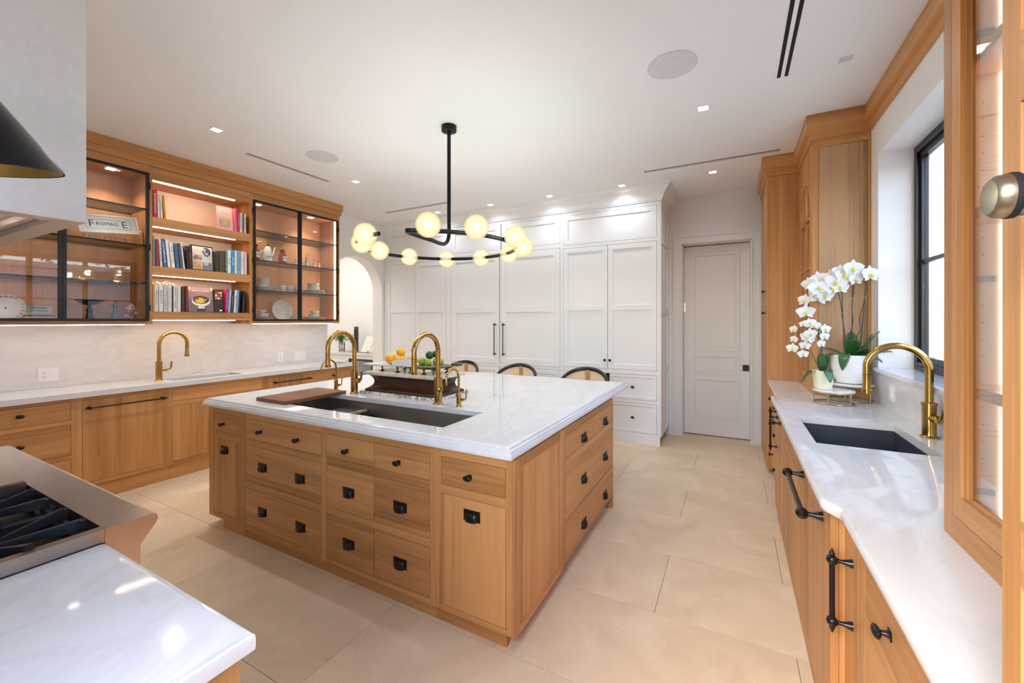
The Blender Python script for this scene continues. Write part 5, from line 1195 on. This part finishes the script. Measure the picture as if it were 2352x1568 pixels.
# hood
hx0, hx1, hy1, hz = -2.83, -1.44, .413, 1.748
t = thing('range_hood', 'large pale plastered range hood with a lit steel underside', 'hood', ((hx0 + hx1) / 2, .05, hz))
world('shell', B((hx1 - .02, hx1, YB + .001, hy1, hz, CZ - .001), (hx0, hx0 + .02, YB + .001, hy1, hz, CZ - .001), (hx0 + .02, hx1 - .02, hy1 - .02, hy1, hz, CZ - .001), (hx0 + .02, hx1 - .02, YB + .001, YB + .02, hz, CZ - .001)), hoodp, t)
world('bottom_frame', slab_with_hole(hx0 + .001, hx1 - .001, YB + .002, hy1 - .001, hx0 + .05, hx1 - .05, YB + .05, hy1 - .05, hz - .002, hz + .012), plain('hood_lip', (206, 186, 168), .5), t)
lx = plain('hood_liner_steel', (190, 170, 158), .22, 1.0, noise=.05)
world('liner', B((hx0 + .05, hx1 - .05, YB + .05, hy1 - .05, hz + .075, hz + .08), (hx1 - .055, hx1 - .05, YB + .05, hy1 - .05, hz + .012, hz + .075), (hx0 + .05, hx1 - .05, hy1 - .055, hy1 - .05, hz + .012, hz + .075)), lx, t)
world('filter_rail', B((hx0 + .06, hx1 - .06, hy1 - .10, hy1 - .075, hz + .025, hz + .034), (hx0 + .06, hx1 - .06, hy1 - .15, hy1 - .125, hz + .045, hz + .054), (hx1 - .10, hx1 - .08, YB + .06, hy1 - .15, hz + .025, hz + .034)), lx, t)
for x_ in (-1.68, -2.1, -2.52): world('hood_lamp', B((x_ - .035, x_ + .035, .20, .255, hz + .069, hz + .0745)), down_e, t)
# cone sconce / pendant in front of the hood
t = thing('cone_lamp', 'black cone lamp with gold lining in front of the range hood', 'lamp', (-1.16, .26, 1.86))
cx, cy, cz = -1.09, .17, 1.745
MR = Matrix.Rotation(math.radians(11), 4, Vector((.8813, .4726, 0)))
def tilted(bm): bmesh.ops.transform(bm, matrix=Matrix.Translation((cx, cy, cz)) @ MR @ Matrix.Translation((-cx, -cy, -cz)), verts=bm.verts); return bm
world('shade', tilted(L_([(.112, 0), (.112, .004), (.030, .155), (.018, .175), (0, .178)], (cx, cy, cz), seg=40, cap=False)), plain('shade_black', (18, 18, 24), .3, .3), t, True)
tag(world('shade_lining', tilted(L_([(.110, .001), (.027, .150), (0, .152)], (cx, cy, cz), seg=40, cap=False)), gold_in, t, True), label='gold inner lining')
world('arm', T_([(cx, cy, cz + .176), (cx, cy, cz + .24), (cx - .05, cy, cz + .28), (cx - .20, cy, cz + .28), (hx1 + .004, cy, cz + .28)], .008, 10), blackm, t, True)
world('wall_plate', L_([(.04, 0), (.04, .012), (0, .014)], (hx1 + .001, cy, cz + .28), 'x', 20), blackm, t, True)

# ================================================================ CEILING FITTINGS
def downlight(x, y, label, on=True, vis=True):
    t = thing('ceiling_downlight', label, 'downlight', (x, y, CZ), 'small square ceiling downlights')
    s = .042; bm = slab_with_hole(x - s, x + s, y - s, y + s, x - .034, x + .034, y - .034, y + .034, CZ - .0022, CZ - .0002)
    world('trim', bm, ceilp, t)
    world('lens', B((x - .0338, x + .0338, y - .0338, y + .0338, CZ - .0012, CZ - .0003)), down_e if on else plain('unlit_lens', (206, 208, 214), .3), t)
    if on: lamp('SPOT', (x, y, CZ - .01), K_DOWN * (.5 if y > 4.8 else 2.0 if x < -3 else 1), NEUT, .025, (0, 0, 0), spot=math.radians(150))
for x, y, l, on in ((-3.85, 1.90, 'square downlight above the left run near the range hood', 1), (-3.86, 3.37, 'square downlight left of the chandelier near the archway side', 1),
                    (-3.88, 4.90, 'square downlight at the left end of the row along the white cabinets', 1), (-2.98, 4.92, 'second downlight from the left in the row along the white cabinets', 1),
                    (-2.10, 4.94, 'third downlight from the left in the row along the white cabinets', 1), (-1.18, 4.97, 'downlight above the white drawers, fourth in the row', 1),
                    (-.203, 4.98, 'downlight in front of the white door, right end of the row', 1), (-.205, 3.45, 'large bright downlight over the aisle right of the chandelier', 1),
                    (.606, 3.21, 'unlit square downlight near the window wall', 0)):
    downlight(x, y, l, on)
for x, y, l in ((-.345, 2.778, 'large round flush ceiling speaker right of the chandelier'), (-3.557, 2.70, 'round flush ceiling speaker left of the chandelier')):
    tag(world('ceiling_speaker', L_([(.148, 0), (.148, -.003), (.143, -.0045), (.142, -.003), (0, -.003)], (x, y, CZ - .0002), seg=48), plain('speaker_grille', (214, 214, 216), .7), None, True, at=(x, y, CZ)), l, 'speaker')
def slot(x0, x1, y0, y1, label, along):
    t = thing('linear_diffuser', label, 'air vent', ((x0 + x1) / 2, (y0 + y1) / 2, CZ), 'twin slot ceiling air vents')
    m_ = .03; world('flange', B((x0 - m_, x1 + m_, y0 - m_, y1 + m_, CZ - .0012, CZ - .0002)), ceilp, t)
    if along == 'y':
        w_ = (x1 - x0) / 3
        for a in (x0, x1 - w_): world('slot', B((a, a + w_, y0, y1, CZ - .003, CZ - .0013)), dark, t)
        world('divider', B((x0 + w_, x1 - w_, y0, y1, CZ - .004, CZ - .0013)), ceilp, t)
    else:
        w_ = (y1 - y0) / 3
        for a in (y0, y1 - w_): world('slot', B((x0, x1, a, a + w_, CZ - .003, CZ - .0013)), dark, t)
        world('divider', B((x0, x1, y0 + w_, y1 - w_, CZ - .004, CZ - .0013)), ceilp, t)
slot(.250, .312, 1.6, 3.25, 'wide black twin slot vent near the window wall', 'y')
slot(-4.155, -4.115, 2.30, 3.215, 'dark twin slot vent above the open bookcase', 'y')
slot(-.858, .382, 4.61, 4.65, 'long thin twin slot vent in front of the white door', 'x')
slot(-4.573, -3.44, 4.535, 4.575, 'thin twin slot vent near the archway corner', 'x')

# ================================================================ CHANDELIER
ccx, ccy, cz_, cr = -2.185, 2.775, 2.115, .645
t = thing('ring_chandelier', 'black ring chandelier with eleven frosted glass globes', 'chandelier', (-2.08, 2.77, CZ))
px, py = -2.08, 2.775
cano = world('canopy', L_([(.062, 0), (.062, -.042), (.058, -.045), (0, -.045)], (px, py, CZ - .0005), seg=32), blackm, t, True)
for s_ in (-1, 1): world('screw', L_([(.006, 0), (.006, -.006), (0, -.006)], (px + s_ * .045 * .8, py + s_ * .02, CZ - .0457), seg=10), blackm, cano)
# pole and open ring: pole drops, sweeps out in a hook and joins the near side of the ring
def rp(a, r=cr, z=cz_): return Vector((ccx + r * math.cos(a), ccy + r * math.sin(a), z))
hook = [Vector((px, py, CZ - .04)), Vector((px, py, 2.60)), Vector((px, py, 2.32)), Vector((px, py, 2.22)), Vector((px + .002, py - .02, 2.160)), Vector((px + .008, py - .07, 2.125)), Vector((px + .02, py - .15, cz_)),
        Vector((-2.035, 2.50, cz_)), Vector((-2.025, 2.38, cz_)), Vector((-2.005, 2.24, cz_)), Vector((-1.985, 2.17, cz_)), Vector((-1.955, 2.145, cz_)), Vector((-1.925, 2.165, cz_))]
def smooth(P, n=4):
    o_ = []
    for i in range(len(P) - 1):
        p0, p1, p2, p3 = P[max(i - 1, 0)], P[i], P[i + 1], P[min(i + 2, len(P) - 1)]
        for k in range(n):
            s = k / n; o_.append(.5 * ((2 * p1) + (p2 - p0) * s + (2 * p0 - 5 * p1 + 4 * p2 - p3) * s * s + (3 * p1 - p0 - 3 * p2 + p3) * s ** 3))
    return o_ + [P[-1]]
a0 = math.radians(-64)
ringp = [rp(a0 + (math.radians(332)) * i / 80) for i in range(81)]
ringp = [p + Vector((0, .0, 0)) for p in ringp]
world('ring', T_(smooth(hook) + ringp[1:], .0155, 12), blackm, t, True)
gl_pix = [(-1.74, 2.10), (-1.50, 2.30), (-1.42, 2.70), (-1.545, 3.08), (-1.84, 3.37), (-2.19, 3.44), (-2.55, 3.36), (-2.77, 3.06), (-2.76, 2.67), (-2.60, 2.33), (-2.33, 2.12)]
R_G = .082
for i, (gx_, gy_) in enumerate(gl_pix):
    d = Vector((gx_ - ccx, gy_ - ccy, 0)); a = math.atan2(d.y, d.x); c_r = rp(a); gc = Vector((gx_, gy_, cz_ + .004)); u = (gc - c_r).normalized()
    s0 = c_r; world('socket', T_([s0, s0 + (gc - s0) * .35], .011, 10), blackm, t, True)
    g_ = put('globe', HW.setdefault('globe', mesh_from_bm('globe', S_((0, 0, 0), R_G, seg=32, rings=20), globe_o, 'all')), t, gc)
    put('bulb', HW.setdefault('bulb', mesh_from_bm('bulb', S_((0, 0, 0), .024, seg=16, rings=10), globe_c, 'all')), g_, gc)
    lamp('POINT', gc, K_GLOBE, (.82, .98, 1.22), .03)
    if 'glow' not in HW:
        bm = bmesh.new()
        for r_ in (.030, .034, .038, .042, .046, .050, .054, .058, .062, .066, .070, .074, .078): ball(bm, (0, 0, 0), r_, (1, 1, 1), 24, 14)
        HW['glow'] = mesh_from_bm('glow', bm, globe_i, 'all')
    put('glow_shells', HW['glow'], g_, gc)  # nested emissive shells added to imitate the bulb's blurred glow

# ================================================================ ORCHIDS
def flower_mesh():
    bm = bmesh.new(); bmy = []
    def petal_(ang, l, w_, tilt, cupv=.1):
        n, m = 6, 4; g = []
        for i in range(n + 1):
            s = i / n; hw_ = w_ * math.sin(PI * (s ** .75)) ** .8 * .5 if 0 < s < 1 else .0005; row_ = []
            for j in range(m + 1):
                q = (j / m * 2 - 1); row_.append(bm.verts.new(((q * hw_) * math.cos(ang) - (s * l) * math.sin(ang), -tilt * s * l + cupv * l * (s - s * s) * 1.2 * -1 + .12 * hw_ * q * q, (q * hw_) * math.sin(ang) + (s * l) * math.cos(ang))))
            g.append(row_)
        for i in range(n):
            for j in range(m): bm.faces.new((g[i][j], g[i + 1][j], g[i + 1][j + 1], g[i][j + 1]))
    petal_(0, .040, .024, .12); petal_(2.35, .038, .021, .1); petal_(-2.35, .038, .021, .1)
    petal_(1.35, .042, .046, .22); petal_(-1.35, .042, .046, .22)
    bmesh.ops.recalc_face_normals(bm, faces=bm.faces); k0 = len(bm.faces)
    ball(bm, (0, -.010, -.004), .0065, (1, 1, 1.2), 8, 6); ball(bm, (0, -.012, -.012), .005, (1.3, 1, .8), 8, 6)
    bm.faces.ensure_lookup_table()
    for f in bm.faces[k0:]: f.material_index = 1
    me = bpy.data.meshes.new('flower'); bm.to_mesh(me); bm.free(); me.materials.append(petal); me.materials.append(yellow)
    for p in me.polygons: p.use_smooth = True
    return me
FM = flower_mesh()
def leaf(parent, base, d, l, w_, rise, droop, name='leaf', roll=0.0):
    d = Vector(d).normalized(); s = Vector((-d.y, d.x, 0)); up = Vector((0, 0, 1)); n, m = 12, 4; bm = bmesh.new(); g = []
    for i in range(n + 1):
        q = i / n; c = Vector(base) + d * (l * (q - .12 * q * q)) + up * (rise * q - droop * q ** 2.2); hw_ = max(.002, w_ / 2 * (math.sin(PI * (q * .94 + .06)) ** .6)); row_ = []
        for j in range(m + 1):
            k = j / m * 2 - 1; row_.append(bm.verts.new(c + s * (k * hw_ * math.cos(roll)) + up * (abs(k) * hw_ * .28 + k * hw_ * math.sin(roll))))
        g.append(row_)
    for i in range(n):
        for j in range(m): bm.faces.new((g[i][j], g[i + 1][j], g[i + 1][j + 1], g[i][j + 1]))
    o = world(name, bm, greenl, parent, 'all'); md = o.modifiers.new('t', 'SOLIDIFY'); md.thickness = .003; return o
def stand(cx, cy, R, z, label, sx=1.0):
    t = thing('plant_stand', label, 'stand', (cx, cy, .92), 'marble plant stands')
    world('top', L_([(R - .004, 0), (R, .003), (R, .011), (R - .003, .014), (0, .014)], (cx, cy, z), seg=48), marble('stand_marble', (240, 240, 242), (206, 206, 212), 3) if False else quartz, t, True)
    world('base_ring', T_(arc((cx, cy, .9255), R * .93, 0, 2 * PI * 47 / 48, 47, (1, 0, 0), (0, 1, 0)), .0042, 8, True), brass_pale, t, True)
    world('top_ring', T_(arc((cx, cy, z - .004), R * .93, 0, 2 * PI * 47 / 48, 47, (1, 0, 0), (0, 1, 0)), .0036, 8, True), brass_pale, t, True)
    for k in range(5):
        a = .5 + k * 2 * PI / 5; world('leg', T_([(cx + R * .93 * math.cos(a), cy + R * .93 * math.sin(a), .9255), (cx + R * .93 * math.cos(a), cy + R * .93 * math.sin(a), z - .004)], .0036, 8), brass_pale, t, True)
stand(.618, 3.640, .122, 1.003, 'low round marble plant stand with brass legs under the small orchid')
stand(.755, 3.850, .135, 1.030, 'taller round marble plant stand with brass legs under the large orchid')
# large orchid
PX, PY, PZ = .752, 3.853, 1.0446
t = thing('orchid_plant', 'large white orchid with arching sprays in a round white bowl pot', 'plant', (PX, PY, PZ))
tag(world('pot', L_([(.066, 0), (.080, .004), (.104, .06), (.113, .12), (.114, .208), (.110, .208), (.108, .12), (.09, .03), (0, .02)], (PX, PY, PZ), seg=40), porc, t, True), label='smooth white bowl pot')
world('soil', L_([(.107, 0), (0, .004)], (PX, PY, PZ + .190), seg=24), plain('bark_mulch', (70, 50, 34), .9, noise=.4, nscale=90, bump=.5), t)
zt = PZ + .205
for d, l, w_, ri_, dr, ro_ in (((1, -.75), .22, .075, .13, .06, .1), ((1, -.2), .12, .075, .18, .0, 0), ((.6, -1), .17, .07, .13, .05, 0), ((-.45, -1), .11, .068, .012, .125, 0), ((-1, -.2), .20, .06, .09, .12, 0), ((-1, .4), .17, .055, .12, .06, 0), ((.2, .8), .10, .08, .19, .0, 0), ((.0, -.6), .12, .08, .17, .03, .2), ((1, -.7), .19, .07, .07, .09, 0), ((1, -.85), .26, .085, .10, .04, .1), ((.8, -.4), .17, .09, .20, .0, 0)):
    kk = .085 if dr > .11 and d[1] < -.8 else .02
    leaf(t, (PX + d[0] * kk, PY + d[1] * kk, zt + (.012 if kk > .05 else -.02)), (d[0], d[1], 0), l, w_, ri_, dr, roll=ro_)
def stem(parent, pts, r=.0032): world('stem', T_(smooth([Vector(p) for p in pts], 5), r, 7), greend, parent, True)
stem(t, [(.735, 3.83, zt), (.715, 3.82, 1.40), (.700, 3.82, 1.52), (.690, 3.81, 1.62), (.670, 3.81, 1.72), (.63, 3.80, 1.78), (.57, 3.80, 1.78), (.52, 3.80, 1.74), (.49, 3.79, 1.66), (.50, 3.79, 1.60)])
stem(t, [(.72, 3.83, zt), (.745, 3.82, 1.40), (.76, 3.82, 1.50), (.755, 3.82, 1.60), (.765, 3.82, 1.72), (.755, 3.81, 1.79), (.72, 3.81, 1.83), (.68, 3.81, 1.85)])
stem(t, [(.76, 3.83, zt), (.78, 3.82, 1.38), (.805, 3.82, 1.44), (.80, 3.82, 1.52), (.825, 3.82, 1.64), (.835, 3.82, 1.75), (.82, 3.81, 1.82), (.78, 3.80, 1.85)])
for a, b in (((.70, 1.72), (.715, zt)), ((.762, 1.76), (.755, zt)), ((.84, 1.77), (.80, zt - .01))):
    world('stake', T_([(a[0], 3.836, a[1]), (b[0], 3.836, b[1] - .02)], .0028, 6), greend, t)
for q in ((.702, 1.56), (.762, 1.665), (.825, 1.665)):
    bm = bmesh.new()
    for k in range(5):
        a = k * 1.3; tube(bm, [(q[0], 3.815, q[1]), (q[0] + .018 * math.cos(a), 3.805, q[1] + .014 * math.sin(a)), (q[0] + .03 * math.cos(a), 3.80, q[1] + .018 * math.sin(a) - .01)], .0009, 4)
    world('raffia_tie', bm, plain('raffia', (196, 160, 120), .8), t)
def blossoms(parent, L, y0, s, grp_rot=.35):
    for x_, z_, rz, sc_ in L:
        o = put('flower', FM, parent, (x_, y0 + rnd.uniform(-.02, .02), z_), (rnd.uniform(-.35, .1), rnd.uniform(-.3, .3), rz + rnd.uniform(-.2, .2)), (s * sc_,) * 3)
blossoms(t, [(x, z, r, k) for (x, z), r, k in zip([(.848, 1.828), (.785, 1.86), (.749, 1.875), (.765, 1.797), (.707, 1.828), (.681, 1.858), (.653, 1.781), (.635, 1.828), (.632, 1.735), (.675, 1.741), (.559, 1.807), (.547, 1.745), (.5, 1.777), (.556, 1.679), (.53, 1.702), (.469, 1.652), (.475, 1.564), (.589, 1.686)],
    [.5, -.2, .2, .4, .2, 0, .2, -.3, .1, .3, -.1, .1, -.4, .1, -.5, -1.0, -.3, .3], [1.25, .8, 1.2, 1.0, 1.25, 1.0, 1.35, 1.0, 1.0, 1.1, 1.2, 1.3, 1.0, 1.3, .8, 1.0, 1.15, 1.1])], 3.785, 1.35)
# small orchid
QX, QY, QZ = .558, 3.645, 1.0176
t = thing('orchid_plant', 'small white orchid in a ribbed cream pot on the lower marble stand', 'plant', (QX, QY, QZ))
bm = L_([(.049, 0), (.052, .002), (.0655, .130), (.062, .130), (.05, .02), (0, .02)], (QX, QY, QZ), seg=64)
for v in bm.verts:
    d = Vector((v.co.x - QX, v.co.y - QY)); k = round((math.atan2(d.y, d.x)) / (2 * PI / 64))
    if k % 2 and d.length > .045: v.co.x -= d.x * .022; v.co.y -= d.y * .022
tag(world('pot', bm, cream, t), label='ribbed cream pot')
world('soil', L_([(.060, 0), (0, .003)], (QX, QY, QZ + .118), seg=20), plain('bark_mulch', (70, 50, 34), .9, noise=.4, nscale=90, bump=.5), t)
zq = QZ + .122
for d, l, w_, ri_, dr, ro_ in (((-1, -.3), .135, .055, .06, .13, 0), ((.25, -1), .062, .056, .006, .085, 0), ((-.4, .1), .075, .055, .16, 0, .3), ((-.15, -.5), .06, .055, .15, .0, 0), ((.35, .4), .05, .045, .13, 0, -.2)):
    kk = .052 if d[1] < -.8 else .015
    leaf(t, (QX + d[0] * kk, QY + d[1] * kk, zq + (.014 if kk > .05 else -.01)), (d[0], d[1], 0), l, w_, ri_, dr, roll=ro_)
stem(t, [(QX, QY, zq), (QX - .01, QY, 1.24), (QX - .02, QY, 1.34), (QX - .05, QY, 1.43), (QX - .10, QY, 1.47), (QX - .14, QY, 1.43), (QX - .155, QY, 1.35), (QX - .16, QY, 1.28)], .0026)
stem(t, [(QX, QY, zq), (QX - .005, QY, 1.30), (QX + .0, QY, 1.40), (QX - .02, QY, 1.45)], .0026)
world('stake', T_([(QX - .03, QY + .01, 1.50), (QX + .005, QY + .01, zq - .02)], .0028, 6), greend, t)
blossoms(t, [(x, z, r, k) for (x, z), r, k in zip([(.385, 1.437), (.385, 1.365), (.373, 1.301), (.438, 1.26), (.45, 1.321), (.444, 1.476), (.479, 1.483), (.479, 1.406), (.473, 1.364), (.507, 1.469), (.564, 1.442), (.558, 1.39), (.541, 1.337), (.461, 1.384)],
    [-1.1, -1.0, -.5, -.1, 0, -.6, 0, .1, .2, .1, .5, .3, .4, 0], [.9, .8, 1.0, .9, .95, .8, 1.0, 1.1, .9, 1.0, .95, .9, .85, 1.1])], 3.62, 1.0)

# ================================================================ PANTRY ITEMS
PFc = Face('-y', 5.36)
cabinet('pantry_base_cabinet', 'white pantry cabinet with brass pull seen through the arch', PFc, -7.6, -6.34, .10, .87, .56, [
    D('drawer', -7.55, -6.99, .70, .84, style='shaker', w=.03), D('drawer', -6.97, -6.38, .70, .84, style='shaker', w=.03), D('door', -7.55, -6.99, .13, .67, style='shaker', w=.05), D('door', -6.97, -6.38, .13, .67, style='shaker', w=.05)], mv=cabp, mh=cabp, toe=(-7.6, -6.34, 0, .10, -.05, -.03))
t = thing('wine_fridge', 'glass door drinks fridge with clear bottles seen through the arch', 'fridge', (-6.01, 5.64, 0))
world('case', PFc.B((-6.339, -5.68, .05, .87, -.55, -.535), (-6.339, -6.32, .05, .87, -.535, 0), (-5.70, -5.68, .05, .87, -.535, 0), (-6.32, -5.70, .80, .87, -.535, 0), (-6.32, -5.70, .05, .13, -.535, 0)), cabp, t)
world('interior', PFc.B((-6.32, -5.70, .13, .80, -.534, -.53)), plain('fridge_blue', (22, 62, 90), .4), t)
world('door', PFc.B((-6.319, -6.285, .131, .799, -.02, .01), (-5.735, -5.701, .131, .799, -.02, .01), (-6.285, -5.735, .765, .799, -.02, .01), (-6.285, -5.735, .131, .165, -.02, .01)), plain('fridge_door', (30, 52, 72), .3), t)
world('pane', PFc.B((-6.285, -5.735, .165, .765, -.008, -.004)), glass, t)
world('fridge_shelf', PFc.B((-6.318, -5.702, .42, .43, -.50, -.03)), steel, t)
for k in range(6):
    x_ = -6.24 + k * .09
    for z_, w2 in ((.4305, 'upper'), (.1305, 'lower')):
        b_ = tag(world('bottle', L_([(.03, 0), (.032, .01), (.032, .15), (.012, .20), (.011, .25), (.014, .255), (0, .256)], (x_, 5.42, z_), seg=14), plain('pale_bottle', (84, 146, 170), .2, coat=.3), None, True, at=(x_, 5.42, z_)), 'blue bottle %s on the %s shelf of the drinks fridge' % (('leftmost', 'second from left', 'third from left', 'third from right', 'second from right', 'rightmost')[k], w2), 'bottle', 'bottles on the %s fridge shelf' % w2)
world('brass_pull', T_([PFc.pt(-6.36, .76, .0), PFc.pt(-6.36, .76, .035), PFc.pt(-6.26, .76, .035)], .006, 8), brass, None) and None
o = bpy.data.objects['brass_pull']; tag(o, 'small brass pull on the pantry cabinet beside the drinks fridge', 'handle')
tag(world('pantry_countertop', B((-7.6, -5.465, 5.335, 5.949, .8705, .905), bev=.004), quartz, at=(-6.5, 5.6, .87)), 'white pantry countertop seen through the arch', 'countertop')
vz = .9055; vx, vy = -6.80, 5.60
t = thing('flower_vase', 'clear glass vase of leafy green stems on the pantry counter', 'vase', (vx, vy, vz))
world('glass_vase', L_([(.055, 0), (.058, .004), (.060, .17), (.058, .17), (.055, .01), (0, .008)], (vx, vy, vz), seg=28), clearobj, t, True)
gst = plain('cut_stem', (110, 150, 60), .5, noise=.2); glf = plain('bouquet_leaf', (70, 130, 48), .5, noise=.25)
bs = bmesh.new(); bl = bmesh.new()
for k in range(26):
    a = rnd.uniform(0, 2 * PI); sp = rnd.uniform(.2, 1.0); top = Vector((vx + math.cos(a) * .19 * sp, vy + math.sin(a) * .19 * sp, vz + rnd.uniform(.24, .38)))
    b_ = Vector((vx - math.cos(a) * .03, vy - math.sin(a) * .03, vz + .01)); tube(bs, [b_, Vector((vx + math.cos(a) * .03, vy + math.sin(a) * .03, vz + .17)), top], .0022, 5)
    for q in range(16):
        p = top + Vector((rnd.uniform(-.03, .03), rnd.uniform(-.03, .03), rnd.uniform(-.10, .03))); d = Vector((rnd.uniform(-1, 1), rnd.uniform(-1, 1), rnd.uniform(-.3, .8))).normalized() * rnd.uniform(.04, .065); s_ = d.cross(Vector((.1, .2, 1))).normalized() * .016
        bl.faces.new([bl.verts.new(v) for v in (p, p + d * .5 + s_, p + d, p + d * .5 - s_)])
world('stem', bs, gst, t); tag(world('foliage', bl, glf, t), kind='stuff')
tag(world('speaker_tower', L_([(.042, 0), (.042, .40), (.0425, .401), (.0425, .41), (.042, .411), (.042, .475), (.040, .478), (0, .478)], (-6.56, 5.74, vz), seg=28), plain('dark_cylinder', (66, 64, 62), .4, .4), None, True, at=(-6.56, 5.74, vz)), 'tall dark cylinder standing against the pantry wall', 'cylinder')
tag(world('silver_tray', B((-6.60, -6.15, 5.50, 5.62, vz, vz + .010), bev=.003), steel, at=(-6, 5.56, vz)), 'flat silver tray on the pantry counter', 'tray')
t = thing('menu_stand', 'acrylic stand holding a printed white sheet on the pantry counter', 'stand', (-6.06, 5.55, vz))
sh_ = world('sheet', prism([(-6.16, 5.50, vz + .012), (-5.96, 5.50, vz + .012), (-5.92, 5.60, vz + .30), (-6.12, 5.60, vz + .30)], (0, .003, 0)), paper, t)
world('foot', B((-6.16, -5.92, 5.47, 5.62, vz, vz + .008)), clearobj, t); ball_ = world('knob', S_((-5.96, 5.48, vz + .021), .012), blackm, t, True)
for k in range(6): text('------------', sh_, (-6.055 + .0055 * k, 5.512 + .011 * k - .001, vz + .05 + k * .034), (1, 0, 0), (0, .33, .94), .018, plain('grey_print', (150, 150, 150), .7))
tag(world('picture_frame', B((-7.40, -7.28, 5.70, 5.715, vz, vz + .19)), plain('beige_frame', (190, 180, 164), .6), at=(-6.8, 5.7, vz)), 'small beige framed card leaning on the pantry counter', 'frame')
l = lamp('AREA', (-6.7, 4.4, CZ - .03), K_PANTRY, (1, .97, .93), 1.6, (0, 0, 0), sy=1.6); l.name = 'pantry_light'
